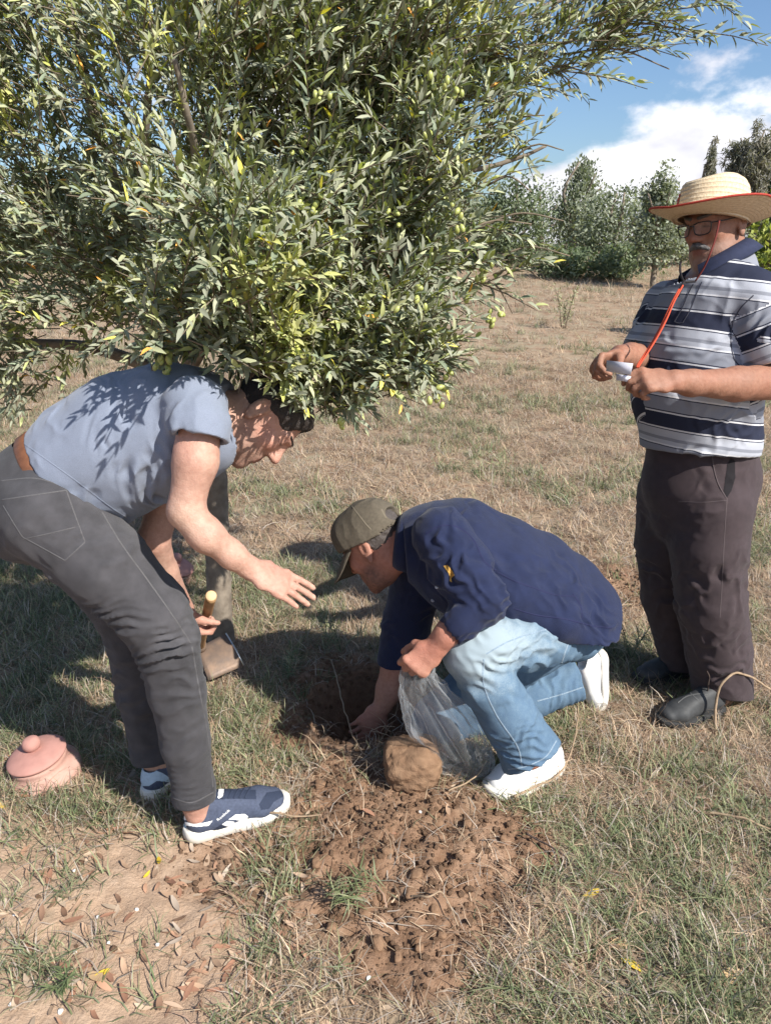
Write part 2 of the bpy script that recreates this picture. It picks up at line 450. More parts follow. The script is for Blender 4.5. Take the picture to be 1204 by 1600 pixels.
m, t, b, N, Lk = nodes('soil')
co = N('ShaderNodeTexCoord'); a1 = N('ShaderNodeAttribute', attribute_name='fresh'); a2 = N('ShaderNodeAttribute', attribute_name='bare')
def cmix(fac, A, B):
    x = N('ShaderNodeMix', data_type='RGBA')
    for s_, v in ((x.inputs['Factor'], fac), (x.inputs[6], A), (x.inputs[7], B)):
        if hasattr(v, 'links'): Lk(v, s_)
        else: s_.default_value = rgba(v) if isinstance(v, tuple) else v
    return x.outputs[2]
def noise(scale, det=5, lo=.3, hi=.7, rough=.6):
    n = N('ShaderNodeTexNoise', i_Scale=scale, i_Detail=det, i_Roughness=rough); Lk(co.outputs['Object'], n.inputs['Vector'])
    r = N('ShaderNodeMapRange'); r.inputs['From Min'].default_value = lo; r.inputs['From Max'].default_value = hi; Lk(n.outputs['Fac'], r.inputs['Value']); return r.outputs['Result']
grassy = cmix(noise(30), (.25, .175, .115), (.40, .30, .205))
grassy = cmix(noise(2.2, 4, .42, .62), grassy, (.29, .235, .16)); grassy = cmix(noise(7, 5, .50, .66), grassy, (.24, .145, .09))
tan = cmix(noise(55), (.40, .275, .185), (.53, .385, .275)); tan = cmix(noise(5, 4, .4, .65), tan, (.43, .295, .20))
frs = cmix(noise(38), (.175, .100, .060), (.30, .185, .117)); frs = cmix(noise(9, 4, .45, .7), frs, (.35, .225, .148))
c = cmix(a2.outputs['Fac'], grassy, tan); c = cmix(a1.outputs['Fac'], c, frs)
Lk(c, b.inputs['Base Color']); b.inputs['Roughness'].default_value = .95; b.inputs['Specular IOR Level'].default_value = .15
bn = N('ShaderNodeTexNoise', i_Scale=110, i_Detail=6, i_Roughness=.7); Lk(co.outputs['Object'], bn.inputs['Vector'])
bp = N('ShaderNodeBump', i_Strength=.9, i_Distance=.009); Lk(bn.outputs['Fac'], bp.inputs['Height']); Lk(bp.outputs['Normal'], b.inputs['Normal'])
ground = obj('ground', GV, GF, m, at=(0, 0, 0), attrs={'fresh': fr, 'bare': br}); ground['kind'] = 'structure'

# ------------------------------------------------------------------ grass, litter and crumbs (uncountable: scattered)
def leafmat(name, rough=.75, trans=.25):
    m, t, b, N, Lk = nodes(name)
    at = N('ShaderNodeAttribute', attribute_name='col'); ob = N('ShaderNodeObjectInfo'); mr = N('ShaderNodeMapRange')
    mr.inputs['To Min'].default_value = .72; mr.inputs['To Max'].default_value = 1.2; Lk(ob.outputs['Random'], mr.inputs['Value'])
    mu = N('ShaderNodeVectorMath', operation='SCALE'); Lk(at.outputs['Color'], mu.inputs[0]); Lk(mr.outputs['Result'], mu.inputs['Scale'])
    Lk(mu.outputs[0], b.inputs['Base Color']); b.inputs['Roughness'].default_value = rough; b.inputs['Specular IOR Level'].default_value = .25
    tr = N('ShaderNodeBsdfTranslucent'); Lk(mu.outputs[0], tr.inputs['Color']); ms = N('ShaderNodeMixShader', i_Fac=trans)
    Lk(b.outputs[0], ms.inputs[1]); Lk(tr.outputs[0], ms.inputs[2]); Lk(ms.outputs[0], t.nodes['Material Output'].inputs['Surface']); return m
M_GRASS = leafmat('grass_blade')
STRAW = [(.62, .48, .33), (.52, .39, .26), (.44, .315, .205), (.34, .235, .16), (.50, .43, .36), (.42, .365, .30), (.30, .20, .145), (.56, .42, .29), (.38, .25, .17)]
GREEN = [(.195, .225, .105), (.16, .195, .088), (.29, .30, .165), (.23, .265, .155), (.35, .34, .20), (.13, .17, .08)]
def blade(r, p, az, el, L, w, curl, seg=3):
    """one tapered, arching blade -> verts, quads"""
    V = []; d = A_(math.cos(az), math.sin(az)); q = np.array(p, float); e = el; az2 = az
    for k in range(seg + 1):
        s = A_(-math.sin(az2), math.cos(az2), 0) * w * (1 - (k / seg) ** 1.5 * .92)
        V += [q - s, q + s]
        st = L / seg; az2 += r.normal(0, .25); q = q + st * A_(math.cos(az2) * math.cos(e), math.sin(az2) * math.cos(e), math.sin(e)); e -= curl / seg
        if q[2] < .004: q[2] = .004; e = max(e, .05)
    return V, [(2 * k, 2 * k + 1, 2 * k + 3, 2 * k + 2) for k in range(seg)]
def tuft(seed, n, R, L, w, el, curl, pal, seg=3):
    r = np.random.default_rng(seed); V, F, K = [], [], []
    for _ in range(n):
        a, rr = r.random() * 6.283, R * math.sqrt(r.random())
        v, f = blade(r, (rr * math.cos(a), rr * math.sin(a), 0), r.random() * 6.283, r.uniform(*el), r.uniform(*L), w * r.uniform(.6, 1.3), r.uniform(*curl), seg)
        F += [tuple(x + len(V) for x in q) for q in f]; V += v; c = np.array(pal[r.integers(len(pal))]) * r.uniform(.8, 1.15); K += [c] * len(v)
    return mesh('grass_tuft', V, np.array(F), False, {'col': np.array(K)})
def scatter(name, meshes, material, pts, idx, rot, scl):
    """instances of a few meshes on many points, as one object"""
    coll = bpy.data.collections.new(name + '_kinds')
    for k, me in enumerate(meshes):
        me.materials.append(material); o = bpy.data.objects.new('%s_kind' % name, me); coll.objects.link(o)
    me = bpy.data.meshes.new(name); me.vertices.add(len(pts)); me.vertices.foreach_set('co', np.asarray(pts, np.float32).ravel())
    for nme, ty, dat, key in (('idx', 'INT', idx, 'value'), ('rot', 'FLOAT_VECTOR', rot, 'vector'), ('scl', 'FLOAT_VECTOR', scl, 'vector')):
        at = me.attributes.new(nme, ty, 'POINT'); at.data.foreach_set(key, np.asarray(dat, np.int32 if ty == 'INT' else np.float32).ravel())
    me.materials.append(material)
    o = link(name, me); o['kind'] = 'stuff'
    g = bpy.data.node_groups.new(name, 'GeometryNodeTree')
    g.interface.new_socket('Geometry', in_out='INPUT', socket_type='NodeSocketGeometry'); g.interface.new_socket('Geometry', in_out='OUTPUT', socket_type='NodeSocketGeometry')
    n = g.nodes; gi, go = n.new('NodeGroupInput'), n.new('NodeGroupOutput'); ip = n.new('GeometryNodeInstanceOnPoints'); ci = n.new('GeometryNodeCollectionInfo')
    ci.inputs['Collection'].default_value = coll; ci.inputs['Separate Children'].default_value = True; ci.inputs['Reset Children'].default_value = True
    def attr(nm, ty):
        a = n.new('GeometryNodeInputNamedAttribute'); a.data_type = ty; a.inputs['Name'].default_value = nm; return a.outputs['Attribute']
    k = g.links.new; k(gi.outputs[0], ip.inputs['Points']); k(ci.outputs[0], ip.inputs['Instance']); ip.inputs['Pick Instance'].default_value = True
    k(attr('idx', 'INT'), ip.inputs['Instance Index']); k(attr('rot', 'FLOAT_VECTOR'), ip.inputs['Rotation']); k(attr('scl', 'FLOAT_VECTOR'), ip.inputs['Scale'])
    k(ip.outputs[0], go.inputs[0])
    md = o.modifiers.new('scatter', 'NODES'); md.node_group = g; return o
def area(n, y0, y1, pad=.35, seed=0):
    """n points spread evenly over the ground in front of the camera"""
    r = np.random.default_rng(seed); y = np.sqrt(r.random(n) * (y1 ** 2 - y0 ** 2) + y0 ** 2); x = (r.random(n) * 2 - 1) * (y * .56 + pad); return x, y, r
def grass(name, kinds, specs, green, seed):
    X, Y, I, Rr, S = [], [], [], [], []
    for q, (n, y0, y1, sc_) in enumerate(specs):
        x, y, r = area(n, y0, y1, seed=seed + q)
        g = n2(x, y, 1.5, 4, 21); shade = ((x < -.2) & (y > 2.0) & (y < 3.4)) * .25
        keep = (1 - .90 * fresh(x, y)) * (1 - .93 * bare(x, y)) * (hole_r(x, y) > .95)
        keep = keep * (sstep(-.20, .26, g + shade) * (.50 + .48 * sstep(9, 3, y)) if green else (.6 + .4 * sstep(.35, -.1, g)))
        m_ = r.random(n) < keep; x, y = x[m_], y[m_]
        X.append(x); Y.append(y); I.append(r.integers(0, len(kinds), len(x))); Rr.append(np.stack([r.normal(0, .12, len(x)), r.normal(0, .12, len(x)), r.random(len(x)) * 6.283], 1))
        s = sc_ * r.uniform(.65, 1.25, len(x)); S.append(np.stack([s, s, s * r.uniform(.7, 1.2, len(x))], 1))
    x, y = np.concatenate(X), np.concatenate(Y)
    return scatter(name, kinds, M_GRASS, np.stack([x, y, gh(x, y) - .003], 1), np.concatenate(I), np.concatenate(Rr), np.concatenate(S))
dryk = [tuft(50 + k, 20, .07, (.04, .115), .0013, (.05, .9), (.6, 1.7), STRAW, 4) for k in range(8)] + [tuft(70 + k, 14, .06, (.03, .09), .0012, (.3, 1.3), (.3, 1.2), STRAW + GREEN[2:5], 3) for k in range(5)]
grnk = [tuft(90 + k, 22, .045, (.035, .10), .0016, (.35, 1.35), (.4, 1.5), GREEN + GREEN + STRAW[4:6], 3) for k in range(8)]
grass('dry_grass', dryk, [(8600, .85, 3.6, 1.0), (12000, 3.6, 9, 1.35), (15000, 9, 34, 2.3)], False, 100)
grass('green_grass', grnk, [(7200, .9, 4.0, 1.0), (7000, 4.0, 10, 1.5), (6000, 10, 30, 2.2)], True, 200)
# leaf litter
def litter_leaf(seed, L=.05, w=.0065, col=(.4, .25, .15)):
    r = np.random.default_rng(seed); s = np.linspace(0, 1, 6); bend = r.uniform(-.004, .007); V = []
    for q in s:
        wd = w * (math.sin(math.pi * min(1, q * .94 + .05)) ** .75) + .0004
        z = .003 + bend * (q - .5) ** 2 * 4; cup = r.uniform(.05, .28) * wd
        V += [((q - .5) * L, -wd, z + cup), ((q - .5) * L, 0, z), ((q - .5) * L, wd, z + cup)]
    F = [(3 * k + e, 3 * k + e + 1, 3 * k + e + 4, 3 * k + e + 3) for k in range(5) for e in (0, 1)]
    V = np.array(V); V[:, 1] += r.uniform(-.3, .3) * V[:, 0] ** 2 * 20
    return mesh('dry_leaf', V, np.array(F), True, {'col': np.tile(np.array(col), (len(V), 1))})
LIT = [(.44, .29, .19), (.48, .34, .235), (.36, .19, .12), (.50, .38, .27), (.42, .245, .155), (.26, .155, .10), (.45, .36, .28)]
M_LIT = leafmat('dry_leaf', .7, .12)
litk = [litter_leaf(k, .035 + .004 * (k % 5), .004 + .0007 * (k % 4), LIT[k % 7]) for k in range(14)]
def litter(n, y0, y1, seed):
    x, y, r = area(n, y0, y1, seed=seed)
    w = np.exp(-(((x + .75) / .75) ** 2 + ((y - 1.85) / .5) ** 2)) * .8 + .8 * np.exp(-(((x + .3) / .3) ** 2 + ((y - 1.38) / .25) ** 2)) + .14 + .35 * np.exp(-(((x + .9) / .9) ** 2 + ((y - 2.6) / .7) ** 2))
    w = w * (.35 + .65 * sstep(-.2, .3, n2(x, y, 5, 3, 41))) * (1 - .75 * fresh(x, y)) * (hole_r(x, y) > 1)
    m_ = r.random(n) < w; return x[m_], y[m_], r
x, y, r = litter(10500, .85, 4.2, 300)
scatter('leaf_litter', litk, M_LIT, np.stack([x, y, gh(x, y) + .002], 1), r.integers(0, 14, len(x)), np.stack([r.normal(0, .16, len(x)), r.normal(0, .12, len(x)), r.random(len(x)) * 6.283], 1), np.repeat(r.uniform(.6, 1.15, len(x))[:, None], 3, 1))
# clods and crumbs
M_CLOD = mat('clod_soil', (.215, .125, .077), .95, scale=70, bump=1.0, bscale=150, spec=.12, col2=(.38, .245, .158), bd=.007)
def ico(sub):
    import bmesh
    bm = bmesh.new(); bmesh.ops.create_icosphere(bm, subdivisions=sub, radius=1); V = np.array([v.co[:] for v in bm.verts]); F = np.array([[v.index for v in f.verts] for f in bm.faces]); bm.free(); return V, F
def lump(seed, sub=2, amp=.42, fr_=1.3, sq=.75):
    V, F = ico(sub); n = fbm(V * fr_ + seed * 3.7, 3, seed); V = V * (1 + amp * n[:, None]); V = np.sign(V) * np.abs(V) ** .75; V *= (1 + .16 * fbm(V * 4.1 + seed, 3, seed + 3))[:, None]; V[:, 2] *= sq; return V, F
crk = [mesh('soil_crumb', *lump(k + 1, 2, .32, 1.5, .92), False) for k in range(7)]
x, y, r = area(70000, 1.0, 3.4, seed=400); f = fresh(x, y) * (hole_r(x, y) > .35); m_ = r.random(len(x)) < f * .85 + .010; x, y = x[m_], y[m_]
s = .0014 + .0060 * r.random(len(x)) ** 4
scatter('soil_crumbs', crk, M_CLOD, np.stack([x, y, gh(x, y) + s * .35], 1), r.integers(0, 7, len(x)), r.random((len(x), 3)) * 6.283, s[:, None] * r.uniform(.8, 1.2, (len(x), 3)))
# ------------------------------------------------------------------ people: shared builders
def vdir(dx, dy, dz=0.0): return unit(A_(dx, 0, 0) - dy * A_(0, SP, CP) + dz * A_(0, CP, -SP))   # right / down / away in the photo
def chain_px(F, spec, k=.02, s=1.0):
    """spec rows: px, py, distance, radius in photo px [, depth radius in m]"""
    pts = []
    for row in spec:
        p, m_ = PT(*row[:3]); r = row[3] * m_ * s
        pts.append((p, (r, row[4] * s) if len(row) > 4 else (r, r)))
    F.chain(pts, k)
def ptr(px, py, Y, r): p, m_ = PT(px, py, Y); return p, r * m_
def add_head(F, c, M, s=1.0, nose=1.0, jaw=1.0, neck=None, fat=0.0):
    L_ = lambda *v: c + M @ (A_(*v) * s)
    el = lambda v, r, k=.018, sub=False: F.el(L_(*v), A_(*r) * s, M, k, sub)
    rc = lambda a, b, r1, r2, k=.012, sub=False: F.ec(L_(*a), L_(*b), r1 * s, r2 * s, k=k, sub=sub)
    el((0, -.014, .036), (.075, .097, .084), .01)
    el((0, .030, -.030), (.060 + fat, .066, .088), .03)
    el((0, .040, -.085), (.046 * jaw + fat, .046, .034), .03)
    el((0, .081, -.109), (.021, .017, .017), .02)
    for q in (-1, 1):
        el((q * .040, .070, -.016), (.020 + fat * .5, .018, .020), .02)
        el((q * .034, .104, .010), (.019, .015, .012), .012, True)
        el((q * .031, .079, .008), (.0135, .0125, .012), .004)
        rc((q * .014, .094, .028), (q * .048, .078, .030), .009, .007, .012)
        el((q * .0125, .102, -.029), (.0095, .012, .008), .008)
        el((q * .077, -.012, -.004), (.008, .020, .031), .008); el((q * .084, -.008, .004), (.006, .010, .017), .004, True)
        el((q * .078, -.006, -.034), (.007, .009, .011), .006)
    rc((0, .090, .018), (0, .116 * nose, -.024), .0080, .0112, .012)
    rc((-.018, .090, -.060), (.018, .090, -.060), .0075, .0075, .008); rc((-.014, .090, -.073), (.014, .090, -.073), .008, .008, .008)
    rc((-.026, .103, -.0665), (.026, .103, -.0665), .0022, .0022, .003, True)
    if neck is not None:
        F.ec(L_(0, -.030, -.055), neck[0], .056 * s, neck[1], k=.03)
def head_colour(V, c, M, s, tone, stubble=0.0, lips=(.40, .17, .14), hair=(.05, .04, .035), grow=1.0):
    """true skin colours: lips, stubble, lids, ears; the rest of the body gets a mottled tone"""
    K = np.tile(np.array(tone), (len(V), 1)) * (1 + .07 * fbm(V * 16, 3, 2)[:, None]) * (1 + .05 * fbm(V * 70, 2, 5)[:, None])
    K[:, 1:] *= (1 - .10 * np.clip(fbm(V * 9, 2, 8), -1, 1))[:, None]
    for p_, kind in HANDJ:
        d2 = ((V - p_) ** 2).sum(1); w_ = (np.exp(-d2 / (.0055 ** 2 if kind else .0075 ** 2)) * (.55 if kind else .38))[:, None]; K[:] = K * (1 - w_) + w_ * (np.array(tone) * (A_(1.25, 1.3, 1.3) if kind else A_(.92, .66, .60)))
    if c is None: return K
    q = (V - c) @ M / s; x, y, z = np.abs(q[:, 0]), q[:, 1], q[:, 2]; near = (np.linalg.norm(q, axis=1) < .17)
    def mixc(w, col):
        w = (np.clip(w, 0, 1) * near)[:, None]; K[:] = K * (1 - w) + np.array(col) * w
    g = lambda d: np.exp(-d)
    mixc(.75 * g((x / .021) ** 4 + ((z + .066) / .0115) ** 4) * (y > .07), lips)
    mixc(.45 * g(((x - .045) / .022) ** 2 + ((z + .02) / .022) ** 2) * (y > .03), tone * A_(1.12, .82, .78))
    mixc(.5 * g((x / .016) ** 2 + ((z + .03) / .02) ** 2) * (y > .09), tone * A_(1.10, .80, .76))
    st = sstep(-.028, -.06, z + .35 * np.maximum(0, .03 - y) * 0) * sstep(-.02, .02, y) * (1 - g((x / .023) ** 4 + ((z + .066) / .012) ** 4)); st = np.maximum(st, sstep(-.03, .012, y) * sstep(.03, .0, y) * sstep(.02, -.03, z) * .7)
    mixc(stubble * st * (.75 + .35 * fbm(V * 180, 2, 11)), hair)
    mixc(.85 * g(((x - .031) / .0125) ** 4 + ((z - .0045) / .0032) ** 4) * (y > .07), (.04, .025, .02))
    mixc(.35 * g(((x - .033) / .018) ** 2 + ((z - .010) / .012) ** 2) * (y > .07), tone * A_(.62, .55, .52))
    return K
HANDJ = []       # knuckles (0) and finger tips (1), for the colour of the skin
def add_hand(F, w, fd, pn, td, s=1.0, curl=(.3, .35, .3), spread=.06, thumb=(.75, .35, .5), k=.004, fl=1.0, curls=None):
    """palm, four unequal jointed fingers and a thumb; fd wrist->fingers, pn out of the palm, td towards the thumb"""
    fd = unit(fd); pn = unit(pn - fd * (pn @ fd)); sd_ = np.cross(fd, pn); sd_ = sd_ if sd_ @ td > 0 else -sd_
    F.ec(w - fd * .01 * s, w + fd * .035 * s, (.026 * s, .020 * s), (.033 * s, .016 * s), u=sd_, k=.012)
    F.ec(w + fd * .03 * s, w + fd * .082 * s, (.035 * s, .0155 * s), (.041 * s, .013 * s), u=sd_, k=.012)
    for i_, (o, ln, r) in enumerate(((.0315, .074, .0094), (.0105, .082, .0096), (-.0105, .077, .0092), (-.0305, .060, .0082))):
        cu = curls[i_] if curls else curl
        p = w + fd * (.086 - .012 * abs(o) / .03 * (o < 0)) * s + sd_ * o * s; d = unit(fd + sd_ * spread * (o / .03) * 1.6)
        for q, (fr_, c_) in enumerate(zip((.45, .31, .24), cu)):
            ax = c_; d = unit(d * math.cos(ax) + pn * math.sin(ax)) if q == 0 else unit(d * math.cos(ax) + nrm * math.sin(ax))
            nrm = unit(pn - d * (pn @ d)) if abs(pn @ d) < .98 else unit(-fd - d * (-fd @ d))
            if q and sum(cu[:q + 1]) > 1.5: nrm = unit(-fd - d * (-fd @ d))
            e = p + d * ln * fr_ * fl * s
            F.ec(p, e, r * s * (1 - .08 * q), r * s * (1 - .08 * (q + 1)), k=k if q else .008); HANDJ.append((p - nrm * r * s, 0)); p = e
        HANDJ.append((p - d * .003 - nrm * r * s * .8, 1))
    p = w + fd * .022 * s + sd_ * .026 * s + pn * .004 * s; d = unit(fd * (1 - thumb[0] * .6) + sd_ * thumb[0] + pn * thumb[1])
    F.ec(w + fd * .015 * s, p + d * .030 * s, .016 * s, .0135 * s, k=.012); p = p + d * .030 * s
    d = unit(d * math.cos(thumb[2]) + (fd * .6 + pn * .5 - sd_ * .35) * math.sin(thumb[2])); e = p + d * .034 * s; F.ec(p, e, .0118 * s, .0108 * s, k=.006)
    d = unit(d + pn * .18 + fd * .1); F.ec(e, e + d * .024 * s, .0106 * s, .0085 * s, k=.004)
def shoe(parent, heel, toe, um, sm, W=1.0, up=(0, 0, 1), label=None, collar=True, h=.0035, chunky=1.0, mud=None):
    """trainer or shoe: upper and sole as two meshes; heel and toe are points under the sole"""
    Ln = np.linalg.norm(toe - heel); M = frame(toe - heel, up); S = Ln / .29
    T = lambda v: heel + (np.asarray(v) * S) @ M.T
    F = Field((-.075, -.03, -.01), (.075, .32, .16), h)
    w = W
    F.ec((0, .045, .052), (0, .10, .058), (.033 * w, .045), (.035 * w, .045), u=(1, 0, 0), k=.02)
    F.ec((0, .10, .055), (.004, .205, .042), (.036 * w, .040), (.046 * w, .034), u=(1, 0, 0), k=.03)
    F.ec((.004, .205, .042), (.003, .247, .038), (.046 * w, .034), (.038 * w, .027), u=(1, 0, 0), k=.02)
    F.ec((0, .045, .06), (0, .05, .098), (.033 * w, .033), (.031 * w, .031), u=(1, 0, 0), k=.02)
    F.ec((0, .085, .098), (.002, .175, .070), (.024 * w, .018), (.026 * w, .016), u=(1, 0, 0), k=.022)
    F.ec((0, .045, .09), (0, .053, .16), .025 * w, .034 * w, k=.006, sub=True)
    F.cut((0, .14, .026), (0, 0, -1), .4)
    V, Fc = F.mesh(1); up_ = obj('upper', T(V), Fc, um, parent)
    n = 40; y = np.concatenate([np.linspace(0, 1, n), np.linspace(1, 0, n)[1:-1]]); sg = np.concatenate([np.ones(n), -np.ones(n - 2)])
    wd = (.038 + .013 * np.sin(np.clip((y - .25) / .75, 0, 1) * math.pi) - .004 * np.exp(-((y - .42) / .14) ** 2)) * w * np.clip(1 - np.abs(2 * y - 1) ** 7, 0, 1) ** .5
    x = sg * wd + .006 * np.sin(y * math.pi); yy = y * .29; rows = []
    for z, ex in ((.000, -.004), (.004, .001), (.016, .002), (.026, .001), (.031, -.002)):
        lift = .014 * np.clip((y - .72) / .28, 0, 1) ** 2 + .003 * np.clip((.1 - y) / .1, 0, 1)
        th = (1.0 + .25 * (1 - y)) * chunky
        rows.append(np.stack([x * (1 + ex / .04), .145 + (yy - .145) * (1 + ex / .14), z * th + lift * (1 if z < .02 else .85)], 1))
    k = len(y); V2 = np.concatenate(rows + [rows[0].mean(0)[None], rows[-1].mean(0)[None]]); F2 = []; T2 = []
    for r_ in range(4):
        for i_ in range(k): j_ = (i_ + 1) % k; F2.append((r_ * k + i_, (r_ + 1) * k + i_, (r_ + 1) * k + j_, r_ * k + j_))
    for i_ in range(k): j_ = (i_ + 1) % k; T2 += [(5 * k, i_, j_), (5 * k + 1, 4 * k + j_, 4 * k + i_)]
    so = obj('sole', T(V2), [np.array(F2), np.array(T2)], sm, parent)
    return up_, so, T(V), Fc, T(V2), np.array(F2)
def band(c, ax, u, ru, rv, h, th, n=56):
    """closed strap around an elliptic waist"""
    ax = unit(ax); u = unit(u - ax * (u @ ax)); v = np.cross(ax, u); a = np.arange(n) * 2 * math.pi / n; V = []
    for o, z in ((0, 0), (th, .15), (th, .85), (0, 1)): V.append(c + np.outer(np.cos(a) * (ru + o), u) + np.outer(np.sin(a) * (rv + o), v) + ax * z * h)
    V = np.concatenate(V); F = [(r_ * n + i_, r_ * n + (i_ + 1) % n, ((r_ + 1) % 4) * n + (i_ + 1) % n, ((r_ + 1) % 4) * n + i_) for r_ in range(4) for i_ in range(n)]
    return V, np.array(F)

def flesh(V, F): return V + normals(V, F) * (.0013 * fbm(V * 26, 3, 4) + .0005 * np.abs(fbm(V * 60, 2, 6)))[:, None]   # muscle and vein relief
def skin(name): return mat(name, (1, 1, 1), .58, .0, 90, bump=.55, bscale=260, attr='col', spec=.3, sub=.06, col2=(.80, .74, .72), detail=9)
M_SKIN = skin('skin')
def hairmat(name, c1, c2):
    m, t, b, N, Lk = nodes(name); co_ = N('ShaderNodeTexCoord'); mp_ = N('ShaderNodeMapping'); mp_.inputs['Scale'].default_value = (1, 1, .25)
    nz_ = N('ShaderNodeTexNoise', i_Scale=420, i_Detail=4, i_Distortion=.6); Lk(co_.outputs['Object'], mp_.inputs['Vector']); Lk(mp_.outputs[0], nz_.inputs['Vector'])
    mx = N('ShaderNodeMix', data_type='RGBA'); mx.inputs[6].default_value = rgba(c1); mx.inputs[7].default_value = rgba(c2); Lk(nz_.outputs['Fac'], mx.inputs['Factor']); Lk(mx.outputs[2], b.inputs['Base Color'])
    bp_ = N('ShaderNodeBump', i_Strength=1.0, i_Distance=.004); Lk(nz_.outputs['Fac'], bp_.inputs['Height']); Lk(bp_.outputs[0], b.inputs['Normal']); b.inputs['Roughness'].default_value = .55; return m
M_HDARK = hairmat('dark_hair', (.012, .009, .008), (.04, .03, .026)); M_HGREY = hairmat('grey_hair', (.18, .17, .17), (.42, .41, .41)); M_HMID = hairmat('moustache_hair', (.045, .04, .038), (.16, .15, .15)); M_HSALT = hairmat('short_hair', (.035, .028, .026), (.12, .10, .09))

# ------------------------------------------------------------------ the man bending over on the left
PA = empty('person', (P(330, 1290, 1.75)[0], 1.78, 0), 'man bending over under the tree in a grey-blue t-shirt and dark grey jeans', 'person')
hA = P(412, 649, 1.86); MA = frame(vdir(.44, .90, .06), vdir(.90, -.44, .12)); sA = .955
F = Field((-1.15, 1.42, .05), (-.12, 2.36, 1.36), .0042)
chain_px(F, [(70, 790, 1.80, 60, .11), (150, 725, 1.82, 75, .13), (230, 690, 1.82, 80, .14), (300, 668, 1.82, 66, .14), (340, 655, 1.84, 42, .08)], .03)
nkA = P(352, 655, 1.84); add_head(F, hA, MA, sA, neck=(nkA, .060))
F.chain([ptr(312, 650, 1.66, 36), ptr(306, 720, 1.61, 31.5), ptr(291, 795, 1.585, 27)], .03)
F.chain([ptr(289, 800, 1.585, 27), ptr(322, 836, 1.575, 26), ptr(362, 867, 1.595, 20.5), ptr(392, 888, 1.615, 16.5)], .018)
wA = P(392, 888, 1.615); add_hand(F, wA, vdir(.85, .46, .28), vdir(-.28, .62, .7), vdir(.2, -.5, .8), 1.0, (.08, .10, .08), .045, (.6, .5, .3), k=.0022)
F.chain([ptr(325, 690, 2.0, 34), ptr(262, 775, 2.0, 27), ptr(240, 842, 1.98, 24)], .03)
F.chain([ptr(240, 845, 1.98, 24), ptr(257, 893, 2.03, 20), ptr(289, 950, 2.12, 13.5)], .02)
add_hand(F, P(290, 952, 2.125), vdir(.34, .75, .5), vdir(.8, -.3, .3), vdir(.1, -.3, -.9), .95, (.9, 1.2, .9), .0, (.6, .7, .7))
for leg in ([(80, 806, 1.70, 58), (240, 962, 1.67, 42), (276, 1080, 1.69, 32), (303, 1240, 1.70, 22), (308, 1268, 1.70, 20)], [(95, 812, 1.9, 60), (208, 975, 1.89, 34), (224, 1080, 1.9, 30), (242, 1180, 1.9, 19), (245, 1210, 1.9, 17)]): chain_px(F, leg, .03)
V, Fc = F.mesh(1); V = flesh(V, Fc); K = head_colour(V, hA, MA, sA, A_(.48, .285, .215), .45)
obj('body', V, Fc, M_SKIN, PA, attrs={'col': K})
# hair
F = Field(hA - .16, hA + .16, .004); Lh = lambda *v: hA + MA @ (A_(*v) * sA)
F.el(Lh(0, -.015, .037), (.0765, .0975, .0845), MA, .01); F.el(Lh(0, .028, .072), (.056, .060, .042), MA, .03)
F.cut(Lh(0, .074, .055), MA @ A_(0, 1, -.35), .3); F.cut(Lh(0, -.02, -.035), MA @ A_(0, .75, -1), .3); F.el(Lh(0, .03, -.03), (.2, .043, .055), MA, .006, True)
V, Fc = F.mesh(1); V = V + normals(V, Fc) * (.0022 * fbm(V * 110, 3, 3))[:, None]; obj('hair', V, Fc, M_HDARK, PA)
F = Field(hA - .16, hA + .16, .003)
for q in (-1, 1): F.ec(Lh(q * .014, .099, .031), Lh(q * .046, .084, .036), .0055, .004, k=.003)
V, Fc = F.mesh(1); obj('eyebrows', V, Fc, M_HDARK, PA)
# t-shirt
M_TEE = mat('heather_jersey', (.195, .222, .285), .92, .16, 620, bump=.35, bscale=900, spec=.15, sheen=.15, detail=2)
F = Field((-1.16, 1.46, .78), (-.3, 2.2, 1.38), .0045)
F.chain([ptr(305, 638, 1.68, 52), ptr(312, 668, 1.63, 43), ptr(312, 705, 1.60, 42)], .03)
F.chain([ptr(318, 690, 1.97, 48), ptr(285, 745, 2.0, 40)], .03)
F.cut(P(313, 684, 1.61), vdir(-.16, 1, -.1), .14); F.ec(P(312, 681, 1.626), P(309, 722, 1.607), .050, .050, k=.004, sub=True)
chain_px(F, [(98, 766, 1.80, 95, .160), (150, 724, 1.82, 102, .175), (205, 691, 1.82, 104, .18), (268, 668, 1.82, 96, .18), (310, 662, 1.83, 78, .175), (330, 660, 1.84, 54, .115), (350, 650, 1.85, 42, .08)], .025)
F.cut(P(353, 650, 1.85), vdir(.96, .16), .13); F.ec(P(342, 653, 1.85), P(380, 655, 1.85), .064, .064, k=.004, sub=True)
F.cut(P(113, 757, 1.81), vdir(-.82, .60), .42); F.ec(P(128, 744, 1.81), P(90, 772, 1.80), (.147, .155), (.147, .155), k=.004, sub=True)
V, Fc = F.mesh(3)
fs = [(P(205, 775, 1.66), .15, vdir(.95, .25), .034, .010), (P(245, 720, 1.64), .16, vdir(.85, .35), .050, .009), (P(150, 700, 1.64), .2, vdir(.7, .55), .075, .006),
      (P(215, 800, 1.68), .08, vdir(.9, .3), .024, .008), (P(170, 640, 1.66), .2, vdir(.6, .8), .09, .004), (P(190, 600, 1.70), .10, vdir(.95, -.1), .05, .004), (P(262, 720, 1.62), .08, vdir(.9, -.3), .03, .006)]
V = folds(V, Fc, fs, .0016, 12, 1); tee = (V, Fc); shirtA = obj('t_shirt', V, Fc, M_TEE, PA)
sk = Skin(V, Fc); each('hem_stitching', [sk.ribbon([(35, 691), (70, 716), (120, 752), (170, 790), (203, 812)], 2.2, .0012)], M_TEE, shirtA)
